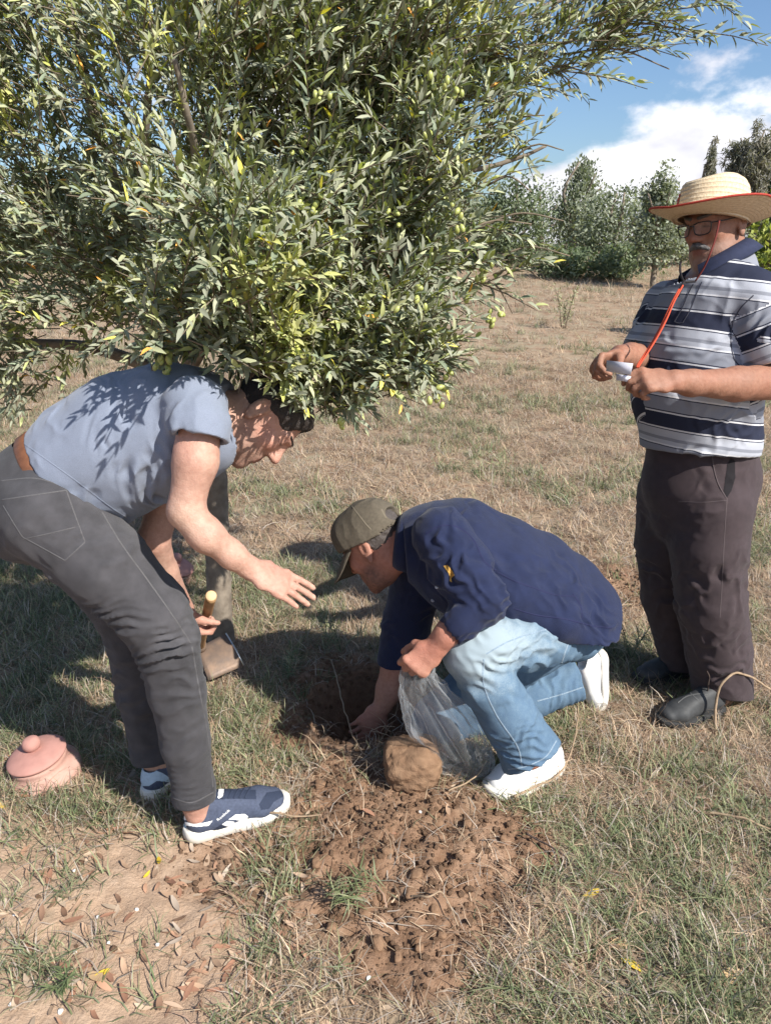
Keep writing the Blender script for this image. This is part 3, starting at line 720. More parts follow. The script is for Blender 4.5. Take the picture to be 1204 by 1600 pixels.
# jeans
M_GREYJ = mat('charcoal_denim', (.058, .056, .061), .88, .28, 26, bump=.5, bscale=700, spec=.2, weave=260, sheen=.1, attr='col')
M_SEAMJ = mat('charcoal_seam', (.088, .085, .088), .85, .2, 300)
F = Field((-1.22, 1.42, .06), (-.38, 2.1, 1.1), .005)
chain_px(F, [(104, 757, 1.81, 93, .158), (78, 778, 1.80, 92, .172), (54, 802, 1.80, 74, .160)], .03)
F.cut(P(104, 757, 1.81), vdir(.82, -.60), .42, .012)
chain_px(F, [(80, 806, 1.69, 76), (165, 882, 1.67, 66), (238, 957, 1.665, 56), (258, 998, 1.67, 51), (277, 1080, 1.68, 43), (290, 1160, 1.69, 37), (303, 1235, 1.70, 32), (307, 1285, 1.70, 33)], .02)
chain_px(F, [(98, 815, 1.92, 70), (196, 950, 1.89, 48), (210, 1000, 1.89, 42), (220, 1080, 1.9, 37), (236, 1170, 1.905, 30), (243, 1215, 1.905, 31)], .02)
F.cut(P(305, 1253, 1.70), vdir(.12, 1), .09); F.ec(P(303, 1243, 1.70), P(308, 1290, 1.70), .047, .05, k=.003, sub=True)
F.cut(P(242, 1190, 1.905), vdir(.1, 1), .09); F.ec(P(240, 1180, 1.905), P(246, 1230, 1.905), .043, .046, k=.003, sub=True)
V, Fc = F.mesh(1)
fs = [(P(205, 1000, 1.62), .12, vdir(.25, 1), .026, .011), (P(290, 985, 1.6), .09, vdir(.1, 1), .024, .008), (P(275, 1040, 1.6), .12, vdir(.15, 1), .034, .008), (P(300, 1225, 1.65), .075, vdir(.2, 1), .020, .007), (P(285, 1160, 1.65), .11, vdir(.1, 1), .05, .004),
      (P(165, 850, 1.58), .13, vdir(.5, .9), .04, .006), (P(100, 900, 1.62), .16, vdir(.6, .8), .06, .006), (P(195, 815, 1.62), .06, vdir(.7, .7), .022, .006), (P(220, 1090, 1.85), .2, vdir(.1, 1), .05, .006)]
V = folds(V, Fc, fs, .0013, 14, 2); jeansA = obj('jeans', V, Fc, M_GREYJ, PA, attrs={'col': np.repeat((.92 + .14 * fbm(V * 7, 3, 21) + .45 * np.exp(-(((V - P(285, 985, 1.6)) ** 2).sum(1)) / .09 ** 2) + .32 * np.exp(-(((V - P(190, 870, 1.55)) ** 2).sum(1)) / .13 ** 2) + .22 * np.exp(-(((V - P(60, 820, 1.6)) ** 2).sum(1)) / .12 ** 2))[:, None], 3, 1)})
sk = Skin(V, Fc); parts = []
for pl, w_ in (([(4, 781), (50, 774), (104, 766)], 2.2), ([(104, 766), (118, 806), (133, 847)], 2.2), ([(133, 847), (118, 861), (102, 876)], 2.2), ([(102, 876), (68, 857), (35, 839)], 2.2), ([(35, 839), (20, 815), (5, 790)], 2.2), ([(36, 843), (80, 833), (118, 824)], 1.8), ([(160, 800), (190, 850), (230, 905), (270, 962), (298, 1005)], 2.4), ([(300, 1010), (312, 1080), (325, 1150), (333, 1230)], 2.2), ([(3, 751), (60, 748), (120, 770), (170, 800)], 2.0), ([(272, 1248), (300, 1254), (334, 1238)], 2.2)):
    parts.append(sk.ribbon(pl, w_, .0014))
each('seam', parts, M_SEAMJ, jeansA)
M_BELT = mat('brown_leather', (.15, .062, .03), .5, .25, 60, bump=.3, bscale=300, spec=.4)
c = P(96, 763, 1.81); v, f = band(c, vdir(.82, -.60), vdir(.6, .82), 95 * PT(96, 763, 1.81)[1], .163, .034, .004); obj('belt', v, f, M_BELT, PA)
# trainers
M_NAVY = mat('navy_suede', (.062, .075, .115), .85, .2, 160, bump=.4, bscale=600); M_NAVYD = mat('navy_mesh', (.026, .035, .062), .8, .3, 700, bump=.5, bscale=900)
M_WHITE = mat('white_rubber', (.74, .72, .66), .6, .08, 25, bump=.15, bscale=120, col2=(.60, .55, .47)); M_PRINT = mat('white_print', (.82, .82, .80), .6, .04, 40); M_PALE = mat('pale_blue_suede', (.42, .52, .60), .8, .1, 120, bump=.3, bscale=500)
def trainer(heel, toe):
    r_ = bpy.data.objects.new('trainer', None); C.objects.link(r_); r_.parent = PA; r_.location = A_(*heel) - base_of(PA); return r_
h1, t1 = G(283, 1330, .005), G(452, 1277, .005)
h1, t1 = h1 + unit(t1 - h1) * .0 + A_(0, .04, 0), t1 + A_(0, .035, .012); s1 = trainer(h1, t1); up1, so1, Vu, Fu, Vs_, Fs_ = shoe(s1, h1, t1, M_NAVY, M_WHITE, 1.0, h=.003)
h2 = G(224, 1266, .004) + A_(0, .03, 0); t2 = h2 + unit(A_(.36, .93, 0)) * .285; s2 = trainer(h2, t2); up2, so2, Vu2, Fu2, _, _ = shoe(s2, h2, t2, M_NAVY, M_WHITE, 1.0, h=.003)
sk = Skin(Vu, Fu)
def decal(name, polys, m_, par, off=.0009, sk_=None):
    return each(name, [(sk_ or sk).patch(p_, off, .7) for p_ in polys], m_, par)
px1 = lambda pts: [(260 + x / 5.733, 1180 + y / 5.735) for x, y in pts]
decal('mesh_panel', [px1([(830, 440), (900, 335), (1060, 310), (1060, 360), (960, 420), (920, 480), (850, 490)]), px1([(430, 230), (520, 240), (600, 310), (800, 310), (805, 395), (560, 390), (420, 400)]), px1([(130, 640), (240, 690), (330, 720), (250, 770), (120, 770), (100, 660)]), px1([(360, 715), (490, 620), (600, 660), (700, 650), (560, 690)])], M_NAVYD, s1, .0006)
decal('heel_tab', [px1([(90, 480), (180, 470), (215, 570), (110, 600), (85, 590)]), px1([(120, 585), (230, 610), (330, 605), (415, 585), (380, 630), (270, 640), (150, 625)])], M_PRINT, s1)
decal('side_stripe', [px1([(555, 575), (620, 530), (700, 525), (732, 545), (720, 580), (685, 602), (640, 580)]), px1([(495, 620), (540, 588), (600, 592), (642, 625), (605, 652), (560, 640)])], M_PRINT, s1)
decal('tongue_label', [px1([(470, 300), (490, 280), (515, 310), (505, 370), (470, 390), (460, 385)])], M_PRINT, s1)
def lettering(name, text, p0, p1, hpx, m_, par, sk_, off=.0009, bend=0):
    """flat printed word between two photo points"""
    cu = bpy.data.curves.new(name, 'FONT'); cu.body = text; cu.size = 1; cu.resolution_u = 2; tmp = bpy.data.objects.new(name, cu); C.objects.link(tmp)
    dg = bpy.context.evaluated_depsgraph_get(); me = tmp.evaluated_get(dg).to_mesh(); co_ = np.array([v.co[:] for v in me.vertices]); fs_ = [tuple(p.vertices) for p in me.polygons]
    bpy.data.objects.remove(tmp); w_ = co_[:, 0].max(); p0, p1 = np.array(p0, float), np.array(p1, float); d = p1 - p0; nn = A_(d[1], -d[0]) / np.hypot(*d)
    V_ = []; ok = []
    for x, y, _ in co_:
        q = p0 + d * (x / w_) + nn * y * hpx; h_ = sk_.hit(*q, off); ok.append(h_ is not None); V_.append(h_ if h_ is not None else np.zeros(3))
    T_ = [t for t in ((f_[0], f_[k_], f_[k_ + 1]) for f_ in fs_ for k_ in range(1, len(f_) - 1)) if all(ok[i_] for i_ in t)]
    return obj(name, np.array(V_), np.array(T_), m_, par)
lettering('lettering', 'Reebok', px1([(462, 592)])[0], px1([(572, 496)])[0], 6.0, M_PRINT, s1, sk)
lp = []
for x in (560, 610, 660, 710, 760): v, f = sk.ribbon(px1([(x - 60, 392 - (x - 560) * .03), (x - 30, 330), (x - 5, 290)]), 3.4, .004); lp.append((v, f))
each('lace', lp, M_NAVYD, s1)
sk2 = Skin(Vu2, Fu2); px2 = lambda pts: [(x / 2.408, 950 + y / 2.408) for x, y in pts]
decal('heel_patch', [px2([(500, 610), (530, 590), (610, 620), (640, 640), (640, 655), (590, 650), (560, 670), (525, 668), (520, 640)])], M_PALE, s2, .0009, sk2)
# ------------------------------------------------------------------ the man kneeling at the hole
PB = empty('person', (P(760, 1200, 1.95)[0], 2.02, 0), 'man kneeling at the hole in a navy shirt, washed blue jeans and an olive cap', 'person')
hB = P(586, 853, 2.16); MB = frame(vdir(-.66, .52, .50), vdir(-.5, -.83, .12)); sB = .97
F = Field((-.32, 1.66, -.30), (.90, 2.58, .98), .0044)
chain_px(F, [(915, 950, 2.14, 30, .11), (850, 925, 2.12, 40, .14), (780, 890, 2.10, 55, .15), (712, 865, 2.10, 60, .15), (660, 850, 2.12, 40, .09)], .03)
nkB = P(642, 852, 2.13); add_head(F, hB, MB, sB, neck=(nkB, .062), jaw=1.1)
F.chain([ptr(690, 850, 1.92, 34), ptr(755, 932, 1.84, 30)], .03); F.chain([ptr(755, 935, 1.84, 28), ptr(698, 990, 1.80, 19), ptr(682, 1010, 1.80, 18)], .02)
wB = P(682, 1008, 1.80); add_hand(F, wB, vdir(-.62, .62, .0), vdir(-.1, .1, .9), vdir(-.5, -.8, -.2), 1.0, (1.0, 1.3, .9), .02, (.45, .8, .7), k=.003)
F.chain([ptr(655, 890, 2.30, 30), ptr(630, 985, 2.30, 26), ptr(608, 1078, 2.26, 19), ptr(598, 1102, 2.24, 14.5)], .03)
add_hand(F, P(597, 1104, 2.24), vdir(-.62, .72, -.12), vdir(-.5, .3, .75), vdir(.55, .5, -.6), 1.0, (.35, .45, .35), .05, (.7, .4, .4), k=.003)
for leg in ([(880, 990, 2.04, 28), (735, 1010, 1.87, 36), (790, 1110, 1.85, 26), (828, 1180, 1.86, 22)], [(870, 985, 2.24, 28), (690, 1120, 2.14, 34), (800, 1100, 2.22, 22), (886, 1066, 2.30, 16)]): chain_px(F, leg, .02)
V, Fc = F.mesh(1); V = flesh(V, Fc); K = head_colour(V, hB, MB, sB, A_(.42, .205, .145), .75, hair=(.07, .05, .045)); obj('body', V, Fc, M_SKIN, PB, attrs={'col': K})
LB = lambda *v: hB + MB @ (A_(*v) * sB)
F = Field(hB - .17, hB + .17, .004); F.el(LB(0, -.016, .036), (.078, .098, .085), MB, .01); F.cut(LB(0, -.03, -.05), MB @ A_(0, .5, -1), .3); F.el(LB(0, .05, -.02), (.2, .075, .075), MB, .006, True)
V, Fc = F.mesh(1); V = V + normals(V, Fc) * (.003 * fbm(V * 90, 3, 3))[:, None]; obj('hair', V, Fc, M_HSALT, PB)
F = Field(hB - .16, hB + .16, .003)
for q in (-1, 1): F.ec(LB(q * .014, .099, .031), LB(q * .046, .084, .036), .0055, .004, k=.003)
V, Fc = F.mesh(1); obj('eyebrows', V, Fc, M_HDARK, PB)
# cap
M_CAP = mat('olive_twill', (.125, .105, .078), .9, .18, 120, bump=.5, bscale=800, weave=300)
cap = bpy.data.objects.new('cap', None); C.objects.link(cap); cap.parent = PB; cap.location = LB(0, 0, .06) - base_of(PB)
F = Field(hB - .19, hB + .19, .0036); F.el(LB(0, -.012, .045), (.089, .112, .100), MB, .01); F.el(LB(0, .05, .07), (.076, .056, .066), MB, .03)
F.cut(LB(0, .10, .042), MB @ A_(0, .20, -1), .4); F.el(LB(0, -.122, .046), (.034, .026, .022), MB, .003, True); F.el(LB(0, -.014, .015), (.080, .102, .085), MB, .003, True)
V, Fc = F.mesh(1); V = folds(V, Fc, [(LB(0, -.06, .1), .1, MB @ A_(0, 1, .6), .05, .003)], .001, 18, 4); obj('crown', V, Fc, M_CAP, cap)
skc = Skin(V, Fc); pc = lambda pts: [(500 + x / 6.689, 770 + y / 6.6875) for x, y in pts]
each('seam', [skc.ribbon(pc([(330, 140), (400, 230), (470, 320), (530, 385)]), 2.2, .0014), skc.ribbon(pc([(640, 170), (670, 230), (700, 260), (790, 205)]), 2.0, .0012)], mat('olive_seam', (.16, .135, .10), .9), cap)
n, mr = 26, 8; a = np.linspace(-1.12, 1.12, n); Vt = []
for th in (0, .0035):
    for q in np.linspace(0, 1, mr):
        wid = np.clip(1 - (np.abs(a) / 1.12) ** 4, 0, 1) ** .5; ro = q * .092 * wid
        x = np.sin(a) * (.080 + ro * .35); y = -.012 + np.cos(a) * .108 + ro; z = .040 - .62 * ro - 2.6 * x ** 2 * (.35 + .65 * q) - th
        Vt.append(np.stack([x, y, z], 1))
Vt = np.concatenate(Vt); Vt = np.array([LB(*v) for v in Vt]); Fb = []
for i_ in range(mr - 1):
    for j_ in range(n - 1):
        q0 = i_ * n + j_; Fb.append((q0, q0 + 1, q0 + n + 1, q0 + n)); q1 = q0 + mr * n; Fb.append((q1, q1 + n, q1 + n + 1, q1 + 1))
for j_ in range(n - 1): q0 = (mr - 1) * n + j_; Fb.append((q0, q0 + 1, q0 + 1 + mr * n, q0 + mr * n))
obj('brim', Vt, np.array(Fb), M_CAP, cap)
# shirt
M_NSH = mat('navy_cotton', (.010, .016, .050), .82, .18, 30, bump=.3, bscale=700, spec=.25, weave=330, sheen=.12)
F = Field((-.08, 1.66, .22), (.92, 2.5, 1.0), .0046)
F.chain([ptr(690, 838, 1.94, 48), ptr(722, 890, 1.88, 47), ptr(756, 936, 1.83, 38)], .03); F.chain([ptr(756, 938, 1.83, 38), ptr(722, 970, 1.80, 28), ptr(690, 1000, 1.80, 24)], .02)
F.chain([ptr(660, 872, 2.28, 46), ptr(635, 975, 2.29, 36), ptr(606, 1075, 2.26, 25), ptr(600, 1092, 2.25, 24)], .03)
F.cut(P(702, 988, 1.80), vdir(-.75, .66), .12); F.ec(P(706, 984, 1.80), P(685, 1002, 1.80), .032, .034, k=.003, sub=True)
F.cut(P(605, 1078, 2.26), vdir(-.25, 1), .13); F.ec(P(608, 1066, 2.26), P(600, 1095, 2.25), .036, .037, k=.003, sub=True)
chain_px(F, [(938, 958, 2.14, 36, .185), (908, 945, 2.13, 47, .215), (858, 917, 2.11, 53, .21), (800, 893, 2.10, 62, .205)], .025)
F.cut(P(905, 977, 2.08), vdir(-.10, 1, .22), .30); F.cut(P(953, 966, 2.14), vdir(.80, .42), .24)
chain_px(F, [(858, 905, 2.11, 44, .20), (785, 888, 2.10, 66, .205), (718, 866, 2.10, 79, .205), (668, 850, 2.11, 58, .15), (640, 846, 2.12, 40, .085)], .025)
F.cut(P(630, 846, 2.12), vdir(-1, .1), .14); F.ec(P(642, 848, 2.12), P(610, 850, 2.13), .066, .07, k=.003, sub=True)
V, Fc = F.mesh(3)
fs = [(P(745, 900, 1.82), .14, vdir(.8, -.45), .042, .010), (P(700, 870, 1.86), .12, vdir(.9, .25), .05, .009), (P(760, 955, 1.80), .09, vdir(.3, 1), .026, .009), (P(720, 980, 1.78), .06, vdir(.8, .5), .018, .006), (P(880, 950, 2.0), .15, vdir(.85, -.5), .05, .009), (P(930, 955, 2.0), .1, vdir(.6, -.8), .032, .008),
      (P(820, 890, 1.95), .2, vdir(.5, .9), .09, .006), (P(740, 810, 1.98), .16, vdir(.95, -.2), .07, .006), (P(680, 830, 1.9), .1, vdir(1, -.1), .045, .007), (P(630, 1000, 2.2), .2, vdir(.3, 1), .05, .008)]
V = folds(V, Fc, fs, .0018, 11, 3); shirtB = obj('shirt', V, Fc, M_NSH, PB)
sk = Skin(V, Fc); M_NSEAM = mat('navy_seam', (.012, .015, .052), .8); p3 = lambda pts: [(500 + x / 2.508, 760 + y / 2.507) for x, y in pts]
each('seam', [sk.ribbon(p3([(415, 185), (470, 155), (540, 160), (600, 210), (640, 290), (690, 330)]), 2.2, .002), sk.ribbon(p3([(690, 335), (760, 370), (830, 395), (920, 425), (1000, 430)]), 2.0, .0016), sk.ribbon(p3([(760, 480), (850, 505), (960, 520), (1060, 545), (1140, 555)]), 2.2, .0016), sk.ribbon(p3([(990, 420), (1020, 470), (1025, 520)]), 1.8, .0014)], M_NSEAM, shirtB)
M_GOLD = mat('gold_thread', (.42, .24, .055), .7, .3, 400, bump=.5, bscale=700)
decal('embroidery', [p3([(483, 312), (500, 308), (522, 335), (526, 350), (512, 360), (515, 375), (505, 370), (505, 350), (500, 335)])], M_GOLD, shirtB, .0016, sk)
M_BUT = mat('pale_button', (.30, .30, .33), .4)
for x, y in ((457, 393), (441, 446)):
    h_ = sk.hit(500 + x / 2.508, 760 + y / 2.507, .001)
    if h_ is not None: v, f = lathe([(.0001, .002), (.004, .0022), (.0052, .001), (.0052, 0)], 12); d_ = unit(CAM - h_); M_ = frame(np.cross(d_, A_(0, 0, 1)), d_); obj('button', h_ + v @ M_.T, f, M_BUT, shirtB)
# collar: a folded strip round the neck
def collar(c0, ax, u, ru, rv, h, spread, m_, par, a0=.3, a1=5.98, th=.004, n=48, tip=.02):
    ax = unit(ax); u = unit(u - ax * (u @ ax)); v_ = np.cross(ax, u); a_ = np.linspace(a0, a1, n); rows = []
    tipw = np.exp(-((a_ - a0) / .35) ** 2) + np.exp(-((a_ - a1) / .35) ** 2)
    for r_, z in ((0, 0), (.002, h), (.008, h + .002), (.012 + spread * .4, h * .6), (.012 + spread, -h * .35), (.008 + spread, -h * .35 - .001), (.006 + spread * .4, h * .55), (0.003, h * .8)):
        zz = z - (tip * tipw if z < 0 else 0); rows.append(c0 + np.outer(np.cos(a_) * (ru + r_), u) + np.outer(np.sin(a_) * (rv + r_), v_) + np.outer(np.broadcast_to(zz, a_.shape), ax))
    V_ = np.concatenate(rows); k_ = len(rows); F_ = [(r_ * n + i_, r_ * n + i_ + 1, ((r_ + 1) % k_) * n + i_ + 1, ((r_ + 1) % k_) * n + i_) for r_ in range(k_) for i_ in range(n - 1)]
    return obj('collar', V_, np.array(F_), m_, par)
collar(P(637, 848, 2.12), vdir(-.96, -.12, .1), vdir(-.1, .95, .2), .070, .074, .032, .012, M_NSH, shirtB, .5, 5.8)
# jeans: washed denim, paler on the thigh and knee
m, t, b, N, Lk = nodes('washed_denim'); at = N('ShaderNodeAttribute', attribute_name='fade'); co_ = N('ShaderNodeTexCoord')
nz_ = N('ShaderNodeTexNoise', i_Scale=22, i_Detail=6, i_Roughness=.7); Lk(co_.outputs['Object'], nz_.inputs['Vector'])
nf = N('ShaderNodeTexNoise', i_Scale=500, i_Detail=2); Lk(co_.outputs['Object'], nf.inputs['Vector'])
ad = N('ShaderNodeMath', operation='MULTIPLY_ADD'); ad.inputs[1].default_value = .55; Lk(nz_.outputs['Fac'], ad.inputs[0]); Lk(at.outputs['Fac'], ad.inputs[2])
ad2 = N('ShaderNodeMath', operation='MULTIPLY_ADD'); ad2.inputs[1].default_value = .35; Lk(nf.outputs['Fac'], ad2.inputs[0]); Lk(ad.outputs[0], ad2.inputs[2])
rp = N('ShaderNodeValToRGB'); rp.color_ramp.elements[0].position = .35; rp.color_ramp.elements[0].color = (.068, .118, .190, 1); rp.color_ramp.elements[1].position = 1.15 / 1.3; rp.color_ramp.elements[1].color = (.275, .335, .37, 1)
e_ = rp.color_ramp.elements.new(.60); e_.color = (.115, .178, .245, 1); Lk(ad2.outputs[0], rp.inputs[0]); Lk(rp.outputs[0], b.inputs['Base Color']); b.inputs['Roughness'].default_value = .9; b.inputs['Specular IOR Level'].default_value = .15
bp = N('ShaderNodeBump', i_Strength=.4, i_Distance=.002); Lk(nf.outputs['Fac'], bp.inputs['Height']); Lk(bp.outputs[0], b.inputs['Normal']); M_DENIM = m
F = Field((-.12, 1.62, -.06), (.92, 2.6, .68), .005)
chain_px(F, [(904, 968, 2.13, 38, .12), (880, 980, 2.10, 42, .14)], .03)
chain_px(F, [(888, 993, 2.03, 40), (824, 1003, 1.93, 44), (752, 1006, 1.86, 47), (738, 1018, 1.85, 47)], .02); chain_px(F, [(738, 1015, 1.85, 46), (762, 1068, 1.84, 43), (795, 1120, 1.84, 44), (832, 1185, 1.855, 49), (842, 1205, 1.86, 50)], .018)
chain_px(F, [(884, 985, 2.26, 42), (760, 1060, 2.18, 44), (682, 1126, 2.14, 38), (740, 1118, 2.18, 34), (830, 1085, 2.25, 35), (895, 1063, 2.30, 34)], .02)
F.cut(P(829, 1183, 1.855), vdir(.5, .87), .19); F.ec(P(820, 1170, 1.855), P(845, 1215, 1.86), .065, .075, k=.003, sub=True)
F.cut(P(903, 1061, 2.31), vdir(1, -.3), .14); F.ec(P(893, 1063, 2.30), P(920, 1055, 2.33), .05, .053, k=.003, sub=True)
V, Fc = F.mesh(1)
fs = [(P(775, 1045, 1.80), .085, vdir(-.5, 1), .03, .010), (P(760, 1090, 1.79), .10, vdir(-.3, 1), .05, .006), (P(840, 1020, 1.85), .13, vdir(.5, 1), .04, .007), (P(730, 990, 1.80), .09, vdir(.7, -.6), .035, .006), (P(820, 1170, 1.80), .08, vdir(-.2, 1), .026, .008), (P(800, 1140, 1.8), .1, vdir(.9, .3), .05, .006), (P(905, 1020, 1.9), .10, vdir(.9, .5), .035, .008), (P(850, 1080, 2.2), .12, vdir(1, .3), .04, .007), (P(900, 1085, 2.25), .07, vdir(1, -.1), .02, .005)]
V = folds(V, Fc, fs, .0014, 13, 4)
qx, qy, _ = proj(V); fade = .40 * np.exp(-(((qx - 735) / 60) ** 2 + ((qy - 1000) / 55) ** 2)) * (V[:, 1] < 2.0)
kn = P(740, 1010, 1.8); hp = P(915, 985, 1.92); ax_ = hp - kn; tt = np.clip(((V - kn) @ ax_) / (ax_ @ ax_), 0, 1); dl = np.linalg.norm(V - kn - tt[:, None] * ax_, axis=1)
fade = .38 * np.exp(-(np.linalg.norm(V - kn, axis=1) / .11) ** 2) + .34 * np.exp(-(dl / .07) ** 2) * (1 - .55 * tt) + .06
jeansB = obj('jeans', V, Fc, M_DENIM, PB, attrs={'fade': fade}); sk = Skin(V, Fc); M_DSEAM = mat('denim_seam', (.20, .26, .32), .9, .3, 200)
p4 = lambda pts: [(500 + x / 2.508, 950 + y / 2.508) for x, y in pts]
each('seam', [sk.ribbon(p4([(1020, 95), (975, 135), (945, 215)]), 2.2, .0016), sk.ribbon(p4([(640, 200), (640, 300), (690, 420), (770, 540), (790, 620)]), 2.4, .0016), sk.ribbon(p4([(850, 365), (940, 340), (1030, 310)]), 2.0, .0014), sk.ribbon(p4([(650, 180), (740, 130), (860, 90), (960, 60)]), 2.2, .0014), sk.ribbon(p4([(735, 632), (800, 622), (880, 585), (925, 520)]), 2.0, .0016)], M_DSEAM, jeansB)
# white trainers
M_WSH = mat('white_leather', (.80, .79, .76), .55, .05, 40, bump=.15, bscale=200)
def trainerB(heel):
    r_ = bpy.data.objects.new('trainer', None); C.objects.link(r_); r_.parent = PB; r_.location = A_(*heel) - base_of(PB); return r_
h1, t1 = G(878, 1207, .01) + A_(0, .03, 0), G(764, 1262, .005) + A_(-.008, .035, 0); s1 = trainerB(h1); _, _, v_, f_, _, _ = shoe(s1, h1, t1, M_WSH, M_WHITE, 1.12, h=.0034, chunky=1.15)
t2 = P(937, 1114, 2.36); h2 = P(944, 1014, 2.40); s2 = trainerB(h2); shoe(s2, h2, t2, M_WSH, M_WHITE, 1.05, up=vdir(-1, -.15, -.35), h=.0036)
# ------------------------------------------------------------------ the standing man
PC = empty('person', (P(1090, 1085, 2.42)[0], 2.43, 0), 'man standing in a straw hat, glasses and a navy and grey striped polo shirt', 'person')
hC = P(1120, 350, 2.46); MC = frame(vdir(-.85, .33, -.42), vdir(.2, -1, -.1)); sC = .97
F = Field((.56, 1.98, .02), (1.62, 2.82, 1.84), .0043)
chain_px(F, [(1095, 740, 2.43, 70, .12), (1090, 610, 2.42, 78, .13), (1100, 520, 2.44, 70, .13), (1115, 465, 2.45, 55, .15), (1125, 430, 2.46, 36, .07)], .03)
nkC = P(1130, 425, 2.46); add_head(F, hC, MC, sC, neck=(nkC, .070), jaw=1.25, fat=.006, nose=1.02)
F.chain([ptr(1178, 470, 2.30, 34), ptr(1222, 590, 2.26, 30)], .03); F.chain([ptr(1224, 596, 2.26, 29), ptr(1150, 600, 2.16, 26), ptr(1078, 598, 2.08, 19), ptr(1052, 595, 2.05, 17)], .02)
wC = P(1052, 596, 2.05); add_hand(F, wC, vdir(-.95, -.03, -.18), vdir(-.05, .5, .8), vdir(-.2, -.9, .2), 1.0, None, .0, (.50, .85, .35), .003, 1.0, [(.55, .9, .5), (.75, 1.1, .7), (.9, 1.2, .8), (1.0, 1.2, .8)])
F.chain([ptr(1040, 480, 2.60, 30), ptr(1010, 560, 2.50, 26)], .03); F.chain([ptr(1010, 562, 2.50, 25), ptr(985, 558, 2.34, 20), ptr(968, 556, 2.24, 17)], .02)
wC2 = P(966, 557, 2.23); add_hand(F, wC2, vdir(-.85, .30, -.38), vdir(.35, .75, -.3), vdir(.2, -.55, -.75), 1.0, None, .0, (.55, .8, .5), .003, 1.0, [(.8, .9, .5), (.9, 1.1, .7), (1.0, 1.2, .8), (1.0, 1.2, .8)])
for leg in ([(1118, 790, 2.36, 45), (1112, 930, 2.35, 38), (1122, 1060, 2.36, 26), (1120, 1085, 2.36, 24)], [(1052, 790, 2.55, 42), (1035, 900, 2.56, 28), (1060, 1030, 2.54, 20)]): chain_px(F, leg, .03)
V, Fc = F.mesh(1); V = flesh(V, Fc); K = head_colour(V, hC, MC, sC, A_(.315, .158, .105), .3, hair=(.28, .26, .25), lips=(.28, .11, .09)); obj('body', V, Fc, M_SKIN, PC, attrs={'col': K})
LC = lambda *v: hC + MC @ (A_(*v) * sC)
F = Field(hC - .18, hC + .18, .004); F.el(LC(0, -.016, .030), (.0805, .101, .086), MC, .01); F.cut(LC(0, -.03, -.062), MC @ A_(0, .35, -1), .3); F.el(LC(0, .06, -.02), (.2, .072, .09), MC, .006, True); F.cut(LC(0, 0, .06), MC @ A_(0, 0, 1), .3)
V, Fc = F.mesh(1); V = V + normals(V, Fc) * (.003 * fbm(V * 90, 3, 3))[:, None]; obj('hair', V, Fc, M_HGREY, PC)
F = Field(hC - .16, hC + .16, .0028)
for q in (-1, 1): F.ec(LC(q * .003, .101, -.047), LC(q * .030, .087, -.060), .0105, .0065, k=.006)
V, Fc = F.mesh(1); V = V + normals(V, Fc) * (.0018 * fbm(V * 150, 2, 3))[:, None]; obj('moustache', V, Fc, M_HMID, PC)
F = Field(hC - .16, hC + .16, .0028)
for q in (-1, 1): F.ec(LC(q * .014, .100, .031), LC(q * .048, .084, .037), .006, .0045, k=.003)
V, Fc = F.mesh(1); obj('eyebrows', V, Fc, M_HSALT, PC)
# glasses
M_FRAME = mat('black_frame', (.012, .012, .014), .3, 0, 10, spec=.5); m, t, b, N, Lk = nodes('lens_glass'); b.inputs['Roughness'].default_value = .03; b.inputs['Alpha'].default_value = .06; b.inputs['Base Color'].default_value = (.6, .65, .65, 1); M_LENS = m
gl = bpy.data.objects.new('glasses', None); C.objects.link(gl); gl.parent = PC; gl.location = LC(0, .11, .005) - base_of(PC); tubes = []
for q in (-1, 1):
    pts = [LC(q * x, .118 - .35 * max(0, x - .02), z) for x, z in ((.010, .016), (.03, .020), (.056, .018), (.060, .008), (.054, -.012), (.034, -.017), (.014, -.012), (.009, .004), (.010, .016))]; pp = smooth_path(pts, 40)
    tubes.append(tube(pp, .0017, 6)); tubes.append(tube([LC(q * .059, .104, .014), LC(q * .078, .06, .012), LC(q * .083, -.005, .012), LC(q * .082, -.025, -.004)], .0019, 6))
    obj('lens', np.array([p_ for p_ in pp[:-1:2]] + [pp.mean(0)]), np.array([(len(pp[:-1:2]), i_, (i_ + 1) % len(pp[:-1:2])) for i_ in range(len(pp[:-1:2]))]), M_LENS, gl)
tubes.append(tube([LC(-.011, .118, .010), LC(0, .122, .013), LC(.011, .118, .010)], .0018, 6)); v, f = merge(tubes); obj('frame', v, f, M_FRAME, gl)
